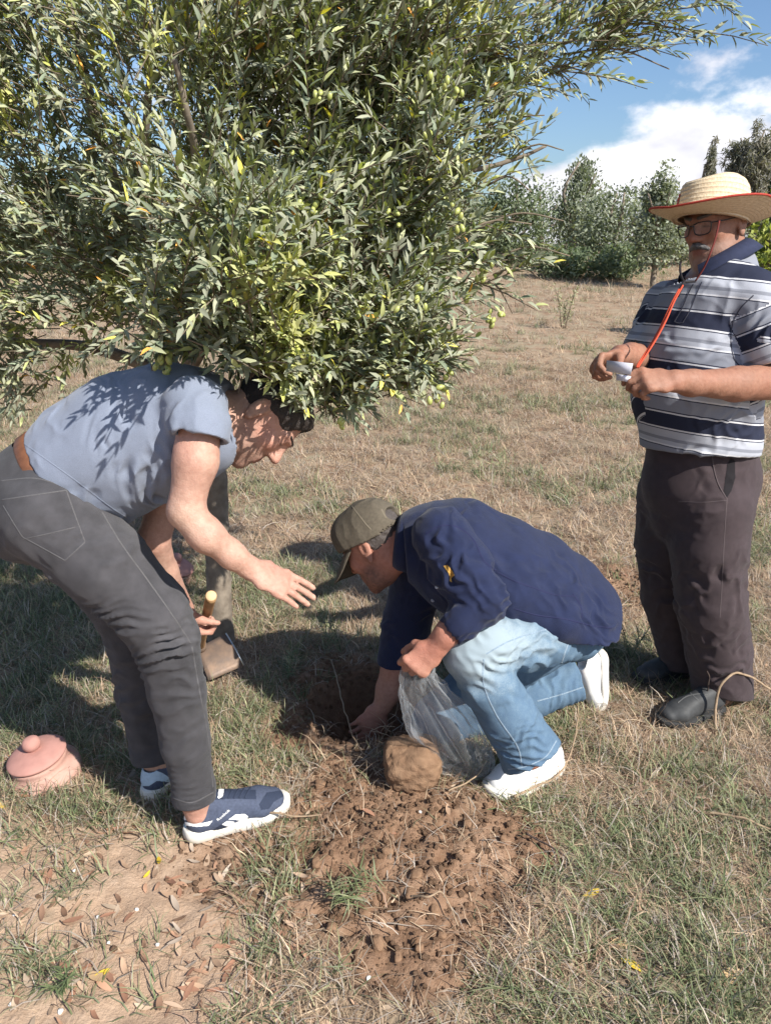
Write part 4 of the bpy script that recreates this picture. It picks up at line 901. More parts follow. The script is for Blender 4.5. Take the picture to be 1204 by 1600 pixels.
# straw hat
def strawmat(name, c1, c2, dark):
    m, t, b, N, Lk = nodes(name); a1_ = N('ShaderNodeAttribute', attribute_name='ring'); a2_ = N('ShaderNodeAttribute', attribute_name='turn')
    w1 = N('ShaderNodeMath', operation='PINGPONG'); w1.inputs[1].default_value = .5; Lk(a1_.outputs['Fac'], w1.inputs[0])
    cm = N('ShaderNodeCombineXYZ'); Lk(a1_.outputs['Fac'], cm.inputs[0]); Lk(a2_.outputs['Fac'], cm.inputs[1]); nz_ = N('ShaderNodeTexNoise', i_Scale=1.5, i_Detail=4, i_Roughness=.7); Lk(cm.outputs[0], nz_.inputs['Vector'])
    mx = N('ShaderNodeMix', data_type='RGBA'); mx.inputs[6].default_value = rgba(c1); mx.inputs[7].default_value = rgba(c2); rr_ = N('ShaderNodeMapRange'); rr_.inputs['From Min'].default_value = .35; rr_.inputs['From Max'].default_value = .65; Lk(nz_.outputs['Fac'], rr_.inputs['Value']); Lk(rr_.outputs[0], mx.inputs['Factor'])
    gr = N('ShaderNodeMapRange'); gr.inputs['From Min'].default_value = 0; gr.inputs['From Max'].default_value = .16; gr.inputs['To Min'].default_value = .55; Lk(w1.outputs[0], gr.inputs['Value'])
    m2 = N('ShaderNodeMix', data_type='RGBA'); m2.inputs[6].default_value = rgba(dark); Lk(mx.outputs[2], m2.inputs[7]); Lk(gr.outputs[0], m2.inputs['Factor']); Lk(m2.outputs[2], b.inputs['Base Color'])
    ad_ = N('ShaderNodeMath', operation='ADD'); Lk(gr.outputs[0], ad_.inputs[0]); Lk(nz_.outputs['Fac'], ad_.inputs[1]); bp_ = N('ShaderNodeBump', i_Strength=.6, i_Distance=.003); Lk(ad_.outputs[0], bp_.inputs['Height']); Lk(bp_.outputs[0], b.inputs['Normal'])
    b.inputs['Roughness'].default_value = .7; b.inputs['Specular IOR Level'].default_value = .25; return m
M_STRAW = strawmat('straw_braid', (.74, .61, .43), (.58, .44, .28), (.40, .28, .17)); M_RED = mat('red_trim', (.36, .045, .03), .8, .3, 200, bump=.4, bscale=500)
hat = bpy.data.objects.new('straw_hat', None); C.objects.link(hat); hat.parent = PC; hat.location = LC(0, 0, .06) - base_of(PC)
MH = MC @ np.array(Matrix.Rotation(math.radians(19), 3, 'X')); hc = LC(0, .028, .014); HL = lambda X: hc + np.asarray(X) @ MH.T
def brimz(a_, q): return (.030 + .012 * np.abs(np.cos(a_)) - .022 * np.clip(np.sin(a_), 0, 1)) * q ** 1.3 + .004 * np.sin(3 * a_ + 1) * q
n = 96; a_ = np.arange(n) * 2 * math.pi / n; rows, ring = [], []
for q in np.linspace(0, 1, 22): rows.append((q, 0)); 
R_ = []; rg = []
def brim_row(q, dz): r1 = .086 + .090 * q; r2 = .104 + .078 * q; return np.stack([np.cos(a_) * r1, np.sin(a_) * r2, brimz(a_, q) + dz], 1)
qs = np.linspace(0, 1, 22)
for q in qs: R_.append(brim_row(q, .0018 + .0007 * math.cos(q * 22 * math.pi))); rg.append(np.full(n, q * 10))
for q in qs[::-1]: R_.append(brim_row(q, -.0018 - .0007 * math.cos(q * 22 * math.pi))); rg.append(np.full(n, q * 10))
k_ = len(R_); Vh = np.concatenate(R_); Fh = [(r_ * n + i_, r_ * n + (i_ + 1) % n, ((r_ + 1) % k_) * n + (i_ + 1) % n, ((r_ + 1) % k_) * n + i_) for r_ in range(k_) for i_ in range(n)]
obj('brim', HL(Vh), np.array(Fh), M_STRAW, hat, attrs={'ring': np.concatenate(rg), 'turn': np.tile(a_ / 6.283 * 60, k_)})
v, f = tube(HL(np.concatenate([brim_row(1.0, 0), brim_row(1.0, 0)[:1]])), .0032, 8, False); obj('brim_trim', v, f, M_RED, hat)
prof = [(.090, -.004), (.0885, .008), (.0865, .022), (.0845, .036), (.0825, .052), (.0805, .068), (.077, .083), (.0695, .094), (.054, .1005), (.030, .104), (.0003, .105)]; pp = smooth_path([(x, z, 0) for x, z in prof], 44) * A_(1.17, 1.13, 1)
R_ = []; rg = []
for i_, (x, z, _) in enumerate(pp): ph = i_ / 43 * 13; bmp = .0010 * math.cos(2 * math.pi * ph); R_.append(np.stack([np.cos(a_) * (x * .97 + bmp), np.sin(a_) * (x * 1.14 + bmp), z + .002 * np.sin(2 * a_ + .5) + .006 * np.cos(a_ * 2) * (z / .1) ** 3], 1)); rg.append(np.full(n, ph))
Vh = np.concatenate(R_); Fh = np.array([(r_ * n + i_, r_ * n + (i_ + 1) % n, (r_ + 1) * n + (i_ + 1) % n, (r_ + 1) * n + i_) for r_ in range(43) for i_ in range(n)])
obj('crown', HL(Vh), Fh, M_STRAW, hat, attrs={'ring': np.concatenate(rg), 'turn': np.tile(a_ / 6.283 * 60, 44)})
skh = Skin(HL(Vh), Fh); p6 = lambda pts: [(1000 + x / 5.9, 260 + y / 5.9) for x, y in pts]
decal('woven_motif', [p6([(300, 225), (330, 215), (370, 260), (350, 350), (270, 375), (262, 350)])], M_RED, hat, .0012, skh)
M_CORD = mat('dark_red_cord', (.13, .022, .018), .8, .2, 300); M_LAN = mat('orange_red_lanyard', (.46, .062, .026), .7, .15, 300, bump=.3, bscale=900); M_BLK = mat('black_cord', (.015, .012, .014), .7)
v, f = tube(smooth_path([P(1123, 345, 2.33), P(1117, 372, 2.315), P(1108, 398, 2.30), P(1098, 420, 2.31), P(1085, 440, 2.32)], 20), .0026, 7); obj('chin_cord', v, f, M_CORD, hat)
v, f = merge([tube(smooth_path([P(1062, 410, 2.37), P(1062, 425, 2.34), P(1068, 440, 2.30), P(1078, 440, 2.305), P(1085, 440, 2.32)], 16), .0034, 7), tube(smooth_path([P(1068, 440, 2.30), P(1062, 452, 2.26), P(1058, 462, 2.235)], 8), .005, 8)]); obj('cord_knot', v, f, M_BLK, hat)
# polo shirt: woven stripes follow the cloth
m, t, b, N, Lk = nodes('striped_jersey'); at = N('ShaderNodeAttribute', attribute_name='stripe'); rp = N('ShaderNodeValToRGB'); cr = rp.color_ramp; cr.interpolation = 'CONSTANT'
NV, LG, MG, WH = (.020, .024, .045, 1), (.37, .385, .43, 1), (.215, .225, .26, 1), (.56, .56, .58, 1)
seq = [(0, LG), (.15, NV), (.168, WH), (.20, NV), (.49, WH), (.52, NV), (.545, MG), (.80, NV), (.82, WH), (.85, LG), (.93, MG)]
cr.elements[0].position = 0; cr.elements[0].color = LG; cr.elements[1].position = .15; cr.elements[1].color = NV
for p_, c_ in seq[2:]: e_ = cr.elements.new(p_); e_.color = c_
fr_ = N('ShaderNodeMath', operation='FRACT'); Lk(at.outputs['Fac'], fr_.inputs[0]); Lk(fr_.outputs[0], rp.inputs[0])
co_ = N('ShaderNodeTexCoord'); nz_ = N('ShaderNodeTexNoise', i_Scale=700, i_Detail=2); Lk(co_.outputs['Object'], nz_.inputs['Vector']); bp = N('ShaderNodeBump', i_Strength=.3, i_Distance=.0015); Lk(nz_.outputs['Fac'], bp.inputs['Height']); Lk(bp.outputs[0], b.inputs['Normal'])
mrr = N('ShaderNodeMapRange'); mrr.inputs['To Min'].default_value = .85; mrr.inputs['To Max'].default_value = 1.15; Lk(nz_.outputs['Fac'], mrr.inputs['Value']); scn = N('ShaderNodeVectorMath', operation='SCALE'); Lk(rp.outputs[0], scn.inputs[0]); Lk(mrr.outputs[0], scn.inputs['Scale']); Lk(scn.outputs[0], b.inputs['Base Color']); b.inputs['Roughness'].default_value = .85; b.inputs['Specular IOR Level'].default_value = .2; M_POLO = m
F = Field((.6, 2.0, .86), (1.62, 2.82, 1.56), .0046)
torsoC = [(1094, 722, 2.43, 85, .155), (1093, 690, 2.425, 87, .165), (1088, 615, 2.41, 95, .18), (1094, 560, 2.42, 93, .178), (1100, 510, 2.44, 84, .175), (1114, 468, 2.45, 70, .19), (1130, 436, 2.46, 46, .10), (1136, 418, 2.47, 40, .085)]
sl = [ptr(1172, 466, 2.31, 46), ptr(1196, 525, 2.27, 46), ptr(1216, 585, 2.25, 45)]; F.chain(sl, .03); sr = [ptr(1042, 480, 2.59, 40), ptr(1008, 548, 2.50, 33), ptr(1000, 580, 2.48, 33)]; F.chain(sr, .03)
F.cut(P(1205, 568, 2.26), vdir(.22, 1, .05), .2); F.ec(P(1202, 556, 2.26), P(1215, 610, 2.25), .066, .07, k=.003, sub=True)
F.cut(P(1000, 552, 2.50), vdir(-.45, .9, -.2), .15); F.ec(P(1004, 545, 2.50), P(994, 580, 2.47), .052, .055, k=.003, sub=True)
chain_px(F, torsoC, .025)
F.cut(P(1095, 704, 2.43), vdir(-.06, 1, .2), .34); F.cut(P(1119, 420, 2.46), vdir(-.49, -.87, -.05), .15); F.ec(P(1130, 445, 2.46), P(1112, 395, 2.46), .084, .076, k=.003, sub=True)
V, Fc = F.mesh(3); V0 = V.copy()
fs = [(P(1150, 500, 2.25), .12, vdir(.9, .4), .05, .006), (P(1080, 500, 2.27), .13, vdir(.7, -.5), .07, .004), (P(1130, 590, 2.22), .13, vdir(.3, .9), .06, .004), (P(1080, 650, 2.22), .18, vdir(.4, .9), .10, .003), (P(1165, 660, 2.25), .14, vdir(.6, .8), .045, .006), (P(1120, 700, 2.25), .16, vdir(1, .1), .05, .006), (P(1180, 540, 2.2), .10, vdir(.6, .8), .045, .007), (P(1000, 520, 2.5), .1, vdir(.5, .9), .035, .007), (P(1020, 590, 2.25), .12, vdir(.1, 1), .04, .006)]
V = folds(V, Fc, fs, .0016, 11, 5)
fwd = unit(A_(-.85, -.5, 0)); st = V0[:, 2] - .16 * ((V0 - P(1095, 600, 2.42)) @ fwd); armd = np.full(len(V), 9.0); sa = np.zeros(len(V))
for ch in (sl, sr):
    a0, a1 = ch[0][0], ch[-1][0]; w_ = unit(a1 - a0); tpos = (V0 - a0) @ w_; dd = np.linalg.norm(V0 - a0 - tpos[:, None] * w_, axis=1); ins = (tpos > .035) & (dd < ch[1][1] + .016) & (tpos < .4); sa = np.where(ins, a0[2] + .03 - tpos * 1.0, sa); armd = np.where(ins, 0, armd)
st = np.where(armd < 1, sa, st); zh = P(1095, 704, 2.25)[2]
polo = obj('polo_shirt', V, Fc, M_POLO, PC, attrs={'stripe': (st - zh) / .152 + 2.0})
sk = Skin(V, Fc); p5 = lambda pts: [(900 + x / 3.404, 250 + y / 3.404) for x, y in pts]
each('seam', [sk.ribbon(p5([(940, 720), (870, 790), (830, 870), (820, 960), (835, 1050), (870, 1100)]), 2.0, .0018), sk.ribbon(p5([(620, 660), (590, 720), (560, 790), (520, 860)]), 1.8, .0016), sk.ribbon(p5([(665, 650), (635, 720), (605, 795), (565, 865)]), 1.6, .0014), sk.ribbon(p5([(520, 860), (542, 868), (565, 865)]), 1.6, .0014)], mat('dark_seam', (.05, .052, .07), .85), polo)
M_NCOL = mat('navy_rib', (.020, .026, .058), .85, .15, 60, bump=.4, bscale=600)
collar(P(1120, 417, 2.46), vdir(-.49, -.87, -.10), vdir(-.87, .49, -.3), .103, .088, .034, .026, M_NCOL, polo, .42, 5.86, tip=.035)
v, f = merge([tube(smooth_path([P(1060, 452, 2.24), P(1048, 475, 2.205), P(1034, 505, 2.17), P(1018, 535, 2.12), P(998, 566, 2.05), P(994, 574, 2.03)], 30), .0027, 7), tube(smooth_path([P(1066, 446, 2.25), P(1052, 472, 2.205), P(1040, 500, 2.165), P(1023, 532, 2.11), P(1001, 566, 2.05), P(996, 574, 2.03)], 30), .0027, 7)]); obj('lanyard', v, f, M_LAN, PC)
# trousers
M_TRO = mat('brown_grey_trouser', (.047, .033, .036), .8, .16, 40, bump=.3, bscale=600, spec=.25, weave=280, sheen=.1)
F = Field((.6, 2.0, .03), (1.55, 2.85, 1.02), .005)
chain_px(F, [(1094, 706, 2.43, 82, .148), (1093, 750, 2.43, 84, .152), (1094, 800, 2.43, 78, .14)], .03)
chain_px(F, [(1112, 790, 2.36, 62), (1106, 850, 2.35, 58), (1109, 940, 2.34, 53), (1122, 1020, 2.35, 48), (1128, 1090, 2.36, 45)], .02)
chain_px(F, [(1058, 775, 2.52, 62), (1050, 850, 2.54, 56), (1046, 930, 2.54, 44), (1062, 1005, 2.53, 36), (1074, 1050, 2.52, 33)], .015)
F.cut(P(1128, 1084, 2.36), vdir(-.12, 1), .14); F.ec(P(1126, 1074, 2.36), P(1128, 1105, 2.36), .064, .068, k=.003, sub=True); F.cut(P(1074, 1046, 2.52), vdir(0, 1), .1)
V, Fc = F.mesh(1)
fs = [(P(1110, 1030, 2.28), .12, vdir(-.5, 1), .05, .009), (P(1140, 1010, 2.28), .10, vdir(.4, 1), .045, .007), (P(1080, 900, 2.28), .12, vdir(.9, .3), .08, .004), (P(1100, 760, 2.26), .11, vdir(.2, 1), .04, .006), (P(1120, 900, 2.26), .3, vdir(1, .05), .085, .005), (P(1050, 900, 2.45), .25, vdir(.4, 1), .07, .007)]
V = folds(V, Fc, fs, .0016, 10, 6); tro = obj('trousers', V, Fc, M_TRO, PC); sk = Skin(V, Fc); M_TSEAM = mat('trouser_seam', (.085, .066, .068), .8)
p7 = lambda pts: [(900 + x / 3.332, 680 + y / 3.333) for x, y in pts]
each('seam', [sk.ribbon(p7([(705, 110), (715, 180), (740, 260), (783, 335)]), 2.2, .003), sk.ribbon(p7([(530, 345), (640, 350), (720, 345), (785, 338)]), 1.2, .001), sk.ribbon(p7([(782, 340), (775, 430), (765, 600), (755, 800), (745, 950)]), 1.6, .0012)], M_TSEAM, tro)
decal('pocket_opening', [p7([(800, 120), (822, 130), (825, 220), (805, 290), (782, 325), (765, 290), (775, 220), (785, 150)])], mat('pocket_black', (.012, .010, .012), .9), tro, .001, sk)  # flat near-black patch drawn for the pocket opening
M_SHOE = mat('grey_shoe_leather', (.045, .046, .047), .62, .25, 50, bump=.2, bscale=200); M_SOLED = mat('dark_rubber', (.03, .03, .03), .8)
for hx, tx in (((1128, 1112), (1030, 1092)), ((1085, 1052), (1035, 1045))):
    r_ = bpy.data.objects.new('shoe', None); C.objects.link(r_); r_.parent = PC; h1, t1 = G(*hx, .0), G(*tx, .0)
    t1 = h1 + unit(A_(-.86, -.28, 0)) * .275 if hx[0] > 1100 else h1 + unit(A_(-.9, -.25, 0)) * .27
    h1 = h1 + A_(0, 0, .004); t1 = t1 + A_(0, 0, .004); r_.location = h1 - base_of(PC); _, _, v_, f_, _, _ = shoe(r_, h1, t1, M_SHOE, M_SOLED, .96, h=.0034, chunky=.8)
    if hx[0] > 1100:
        sk = Skin(v_, f_); each('seam', [sk.ribbon(q_, 1.8, .0022) for q_ in ([(1040, 1096), (1050, 1082), (1064, 1076), (1074, 1079)], [(1058, 1098), (1072, 1088), (1092, 1084), (1104, 1086)], [(1070, 1076), (1080, 1085), (1090, 1094)])], mat('shoe_seam', (.10, .10, .098), .8), r_); each('lace', [sk.ribbon(q_, 2.4, .003) for q_ in ([(1066, 1074), (1076, 1078), (1084, 1077)], [(1074, 1070), (1083, 1074), (1091, 1073)])], mat('grey_lace', (.13, .13, .125), .85), r_)
# ------------------------------------------------------------------ the olive tree over the men
def leafy(name, top, under, rough=.42, trans=.16):
    """leaf with its own upper and lower face"""
    m, t, b, N, Lk = nodes(name); at = N('ShaderNodeAttribute', attribute_name='col'); gm = N('ShaderNodeNewGeometry')
    mu = N('ShaderNodeMix', data_type='RGBA', blend_type='MULTIPLY'); mu.inputs['Factor'].default_value = 1; mu.inputs[6].default_value = rgba(top); Lk(at.outputs['Color'], mu.inputs[7])
    mu2 = N('ShaderNodeMix', data_type='RGBA', blend_type='MULTIPLY'); mu2.inputs['Factor'].default_value = 1; mu2.inputs[6].default_value = rgba(under); Lk(at.outputs['Color'], mu2.inputs[7])
    mx = N('ShaderNodeMix', data_type='RGBA'); Lk(gm.outputs['Backfacing'], mx.inputs['Factor']); Lk(mu.outputs[2], mx.inputs[6]); Lk(mu2.outputs[2], mx.inputs[7])
    Lk(mx.outputs[2], b.inputs['Base Color']); b.inputs['Roughness'].default_value = rough; b.inputs['Specular IOR Level'].default_value = .22
    tr = N('ShaderNodeBsdfTranslucent'); tcn = N('ShaderNodeMix', data_type='RGBA', blend_type='MULTIPLY'); tcn.inputs['Factor'].default_value = 1; Lk(mu.outputs[2], tcn.inputs[6]); tcn.inputs[7].default_value = (2.2, 2.4, 1.0, 1); Lk(tcn.outputs[2], tr.inputs['Color'])
    ms = N('ShaderNodeMixShader', i_Fac=trans); Lk(b.outputs[0], ms.inputs[1]); Lk(tr.outputs[0], ms.inputs[2]); Lk(ms.outputs[0], t.nodes['Material Output'].inputs['Surface']); return m
M_OLEAF = leafy('olive_leaf', (.158, .166, .088), (.31, .32, .235), .55, .22); M_BARK = mat('olive_bark', (.12, .095, .072), .95, .4, 22, bump=1.0, bscale=60, col2=(.28, .235, .185)); M_TWIG = mat('olive_twig', (.17, .135, .095), .9, .3, 60)
def leaf_shape(L, w, fold=.25, bend=.1):
    s = [0, .26, .64, 1.0]; ww = [.10, .95, .82, .0]; V = []
    for q, k in zip(s, ww): z = -bend * L * q * q; V += [(q * L, -w * k, z + fold * w * k), (q * L, 0, z), (q * L, w * k, z + fold * w * k)]
    F = [(3 * k + e, 3 * k + e + 1, 3 * k + e + 4, 3 * k + e + 3) for k in range(2) for e in (0, 1)]; V = V[:9] + [(L, 0, -bend * L)]
    T = [(6, 7, 9), (7, 8, 9)]
    # winding: upper face up
    return np.array(V), np.array(F), np.array(T)
LEAF = [leaf_shape(1.0, w, f_, b_) for w, f_, b_ in ((.125, .5, .10), (.145, .35, .22), (.12, .6, -.06), (.15, .4, .32))]
OLC = [((1, 1, 1), 60), ((.75, .85, .8), 26), ((1.35, 1.35, 1.1), 20), ((1.6, 1.65, 1.0), 5), ((3.4, 2.8, .8), .8), ((3.2, 1.5, .5), .5)]
OLW = np.array([w for _, w in OLC]); OLW = OLW / OLW.sum(); OLCOL = np.array([c for c, _ in OLC])
def rotmats(d, up, r):
    """frames with x along d and z near up"""
    d = d / np.linalg.norm(d, axis=1)[:, None]; y = np.cross(up, d); y /= np.maximum(1e-6, np.linalg.norm(y, axis=1))[:, None]; z = np.cross(d, y); return np.stack([d, y, z], 2)
def foliage_arrays(pos, R, L, col, kinds):
    Vs, Qs, Ts, Ks = [], [], [], []; n = 0
    for k, (v, q, t) in enumerate(LEAF):
        m_ = kinds == k; c = int(m_.sum())
        if not c: continue
        W = np.einsum('nij,vj->nvi', R[m_], v) * L[m_][:, None, None] + pos[m_][:, None, :]; Vs.append(W.reshape(-1, 3)); o = n + np.arange(c)[:, None, None] * len(v)
        Qs.append((q[None] + o).reshape(-1, 4)); Ts.append((t[None] + o).reshape(-1, 3)); Ks.append(np.repeat(col[m_], len(v), 0)); n += c * len(v)
    return np.concatenate(Vs), [np.concatenate(Qs), np.concatenate(Ts)], np.concatenate(Ks)
tb = Gz(345, 1003); OT = empty('olive_tree', tb, 'big fruiting olive tree spreading over the bending man, grey trunk behind him', 'tree')
fork = P(285, 600, 2.88)
trunk = smooth_path([tb + A_(0, 0, -.06), P(343, 930, 2.80), P(338, 840, 2.82), P(336, 750, 2.84), P(318, 665, 2.86), fork], 26); rt = np.interp(np.linspace(0, 1, 26), [0, .12, .5, 1], [.066, .050, .046, .044])
v, f = tube(trunk, rt, 16); v[:] = v + normals(v, f[0])[:, :] * (.007 * fbm(v * 14, 3, 2) + .003 * fbm(v * 50, 2, 3))[:, None]; obj('trunk', v, f, M_BARK, OT)
LIMBS = [([fork, P(240, 520, 2.9), P(222, 470, 2.9), P(200, 380, 2.85), P(165, 240, 2.85), P(120, 60, 2.9), P(80, -120, 2.9)], .034, .012), ([fork, P(200, 556, 2.95), P(120, 541, 3.05), P(30, 537, 3.1), P(-90, 520, 3.2), P(-250, 440, 3.3)], .027, .012),
         ([fork, P(330, 500, 2.75), P(420, 350, 2.6), P(490, 230, 2.6), P(560, 120, 2.65), P(600, -60, 2.7)], .032, .012), ([P(420, 350, 2.6), P(540, 270, 2.5), P(668, 140, 2.5), P(720, 90, 2.55), P(800, 35, 2.6), P(900, -5, 2.65)], .020, .006),
         ([P(668, 140, 2.5), P(690, 80, 2.5), P(705, 10, 2.5), P(720, -80, 2.5)], .012, .007), ([P(690, 115, 2.52), P(760, 95, 2.45), P(830, 85, 2.42), P(900, 60, 2.45), P(980, 60, 2.45), P(1040, 45, 2.45)], .009, .003),
         ([P(340, 490, 2.72), P(450, 450, 2.35), P(560, 410, 2.15), P(640, 385, 2.1), P(700, 400, 2.1)], .017, .004), ([fork, P(330, 530, 2.5), P(390, 490, 2.1), P(450, 500, 1.95), P(530, 560, 1.9), P(600, 600, 1.9)], .018, .005),
         ([P(330, 500, 2.75), P(310, 350, 2.45), P(300, 220, 2.2), P(270, 90, 2.1)], .018, .007), ([P(222, 470, 2.9), P(120, 400, 2.7), P(50, 330, 2.6), P(-40, 250, 2.6)], .016, .006), ([P(490, 230, 2.6), P(600, 260, 2.35), P(720, 270, 2.3), P(800, 250, 2.3), P(850, 225, 2.3)], .012, .004), ([P(200, 380, 2.85), P(230, 200, 2.7), P(240, 70, 2.6), P(215, 0, 2.6)], .015, .007)]
for pts, r0, r1 in LIMBS:
    p = smooth_path(pts, 30); p[1:] += .012 * np.stack([fbm(p[1:] * 5 + k * 9, 2, k) for k in range(3)], 1); v, f = tube(p, np.linspace(r0, r1, 30), 8); obj('branch', v, f, M_BARK, OT)
limb_pts = np.concatenate([smooth_path(p, 30)[6:] for p, _, _ in LIMBS])
r = np.random.default_rng(11)
# crown masses: photo px centre, distance, radii (px, px, m), number of sprigs
MASS = [(230, 240, 2.72, 400, 300, .62, 1120), (500, 330, 2.42, 225, 270, .50, 760), (80, 420, 2.75, 200, 150, .45, 300), (620, 110, 2.55, 190, 170, .42, 430), (480, 60, 2.5, 280, 120, .5, 340), (660, 330, 2.25, 110, 150, .26, 200), (745, 400, 2.15, 90, 62, .14, 40),
        (550, 540, 1.98, 150, 95, .20, 210), (410, 545, 1.86, 85, 70, .13, 74), (300, 500, 2.05, 130, 70, .2, 90), (640, 560, 1.95, 70, 55, .12, 46), (20, 590, 2.7, 90, 50, .3, 60), (500, 625, 1.9, 62, 26, .10, 30), (250, 548, 1.80, 50, 26, .06, 10), (350, 400, 1.95, 190, 110, .16, 150), (370, 420, 1.66, 110, 105, .10, 60), (300, 490, 1.70, 80, 60, .08, 26), (840, 60, 2.5, 150, 72, .22, 90), (770, 150, 2.4, 75, 75, .18, 55), (800, 392, 2.1, 78, 46, .10, 34), (960, 45, 2.45, 90, 45, .1, 46), (690, 230, 2.35, 80, 110, .2, 80), (80, 190, 2.85, 200, 220, .42, 250), (300, 40, 2.85, 380, 110, .4, 230), (-150, 250, 2.8, 250, 350, .6, 300), (300, -260, 2.8, 600, 200, .6, 170)]
S0, SD, SL = [], [], []
axis = P(330, 300, 2.75)
for mx_, my_, mY, rx, ry, rY, n in MASS:
    u = r.normal(size=(n * 3, 3)); u /= np.linalg.norm(u, axis=1)[:, None]; u *= (r.random(n * 3) ** .42)[:, None]
    cl = fbm(u * 3.1 + mx_ * .01, 2, 3); keep = np.argsort(-(cl + r.normal(0, .35, len(u))))[:n]; u = u[keep]
    c, sc_ = PT(mx_, my_, mY); p = c + np.stack([u[:, 0] * rx * sc_, u[:, 1] * rY, u[:, 2] * ry * sc_], 1)
    d = (p - axis) * A_(1, 1, .6); d /= np.maximum(.05, np.linalg.norm(d, axis=1))[:, None]; d = d * .62 + r.normal(0, .40, (n, 3)) + A_(0.05, -.15, .46); S0.append(p); SD.append(d); SL.append(r.uniform(.10, .24, n))
# drooping and reaching shoots at the edge of the crown, where the photo shows them
EDGE = [((900, -5, 2.65), (1090, -30, 2.6), 6), ((940, 25, 2.5), (1125, 2, 2.4), 7), ((900, 62, 2.45), (1092, 52, 2.4), 7), ((880, 85, 2.45), (1045, 108, 2.4), 7), ((800, 70, 2.45), (900, 150, 2.4), 4), ((820, 130, 2.4), (930, 118, 2.35), 5), ((790, 255, 2.3), (880, 235, 2.25), 4), ((770, 230, 2.3), (850, 180, 2.25), 4), ((760, 290, 2.25), (830, 300, 2.2), 4),
        ((760, 410, 2.1), (890, 400, 2.05), 4), ((770, 430, 2.1), (850, 440, 2.05), 4), ((740, 360, 2.15), (880, 345, 2.1), 5), ((700, 380, 2.1), (830, 350, 2.1), 4), ((750, 440, 2.1), (800, 490, 2.1), 3), ((650, 540, 1.95), (720, 600, 1.9), 4), ((640, 570, 1.95), (690, 625, 1.9), 4), ((500, 600, 1.9), (545, 665, 1.85), 5), ((420, 560, 1.85), (455, 640, 1.8), 5), ((400, 560, 1.8), (372, 615, 1.78), 3), ((235, 545, 1.78), (240, 600, 1.76), 2), ((255, 550, 1.78), (262, 590, 1.76), 2), ((690, 60, 2.4), (800, 110, 2.35), 5), ((740, 110, 2.4), (800, 200, 2.35), 5), ((690, 160, 2.4), (800, 150, 2.35), 6), ((20, 540, 2.6), (30, 660, 2.55), 6), ((0, 500, 2.6), (70, 620, 2.6), 5)]
NEDGE = sum(len(q) for q in S0)
for a, b, n in EDGE:
    a, b = P(*a), P(*b); bo = A_(0, 0, .03)
    p = smooth_path([a, (a + b) / 2 + bo, b], n * 2); v, f = tube(p, np.linspace(.0035, .0015, len(p)), 5); obj('shoot', v, f, M_TWIG, OT)
    for i_ in range(n):
        q = p[min(len(p) - 2, i_ * 2)]; d = unit(p[min(len(p) - 1, i_ * 2 + 1)] - q); S0.append((q + r.normal(0, .012, 3))[None]); SD.append((d + r.normal(0, .25, 3))[None]); SL.append(np.array([r.uniform(.11, .19)]))
S0, SD, SL = np.concatenate(S0), np.concatenate(SD), np.concatenate(SL)
SD /= np.linalg.norm(SD, axis=1)[:, None]
# keep the crown clear of the men's heads and of the view below its outline
qx, qy, dep = proj(S0 + SD * SL[:, None] * .6)
low = np.interp(qx, [-300, 0, 60, 180, 215, 330, 372, 470, 540, 600, 640, 715, 735, 790, 840, 870, 930, 1000, 1130, 1400], [700, 660, 640, 585, 566, 562, 590, 634, 648, 615, 615, 590, 500, 490, 440, 240, 170, 120, 70, 30])
hi_ = np.interp(qx, [-300, 680, 735, 760, 800, 1400], [-900, -900, -900, -900, -900, -900])
rim = np.where((qx > 745) & (qy > 290) & (qy < 335), 0, 1) * np.where((qx > 815) & (qy > 150) & (qy < 335), r.random(len(qx)) < .35, 1)
gap = (qx > 40) & (qx < 190) & (qy > 505) & (r.random(len(qx)) < .75)
ok = (qy < low) & (rim > 0) & ~gap & (dep > 1.35)
xb = np.interp(qy, [-300, 60, 110, 200, 300, 400, 500, 620], [1200, 1130, 830, 770, 725, 735, 730, 715]); xm = np.interp(qy, [-300, 60, 150, 300, 500], [665, 680, 685, 690, 680]); ex = np.arange(len(qx)) >= NEDGE
ok &= ex | (qx < xm) | ((qx < xb + 35) & (r.random(len(qx)) < np.where(qy < 150, .55, .42)))
near = (qx < 220) & (qy > 330) & (dep < 2.2); ok &= ~near
S0, SD, SL = S0[ok], SD[ok], SL[ok]; NS = len(S0)
pos, dirs, ups, lens, stem = [], [], [], [], []
side = np.cross(SD, A_(0, 0, 1)); side /= np.maximum(.05, np.linalg.norm(side, axis=1))[:, None]; upv = np.cross(side, SD)
NP_ = 8
for k in range(NP_):
    fr_ = (k + .6) / NP_; droop = -.04 * fr_ * fr_ * SL
    base = S0 + SD * (SL * fr_)[:, None] + np.stack([0 * droop, 0 * droop, droop], 1)
    for sg in (-1, 1):
        tw = (k % 2) * 1.2 + r.normal(0, .45, NS); ang = r.uniform(.55, 1.0, NS) * (1 - .45 * fr_)
        lat = side * (np.cos(tw) * sg)[:, None] + upv * (np.sin(tw) * sg)[:, None]
        d = SD * np.cos(ang)[:, None] + lat * np.sin(ang)[:, None]; d[:, 2] += .06
        u = upv * .5 + A_(.35, -.62, .55) + r.normal(0, .38, (NS, 3)) - lat * .15
        keep = r.random(NS) < .90
        pos.append(base[keep]); dirs.append(d[keep]); ups.append(u[keep]); lens.append((r.uniform(.032, .054, NS) * (1 - .35 * fr_ ** 3))[keep])
pos, dirs, ups, lens = map(np.concatenate, (pos, dirs, ups, lens)); NL = len(pos)
kinds = r.integers(0, 4, NL); ci = r.choice(len(OLC), NL, p=OLW); col = OLCOL[ci] * (1 + .18 * r.normal(size=(NL, 1))).clip(.6, 1.5)
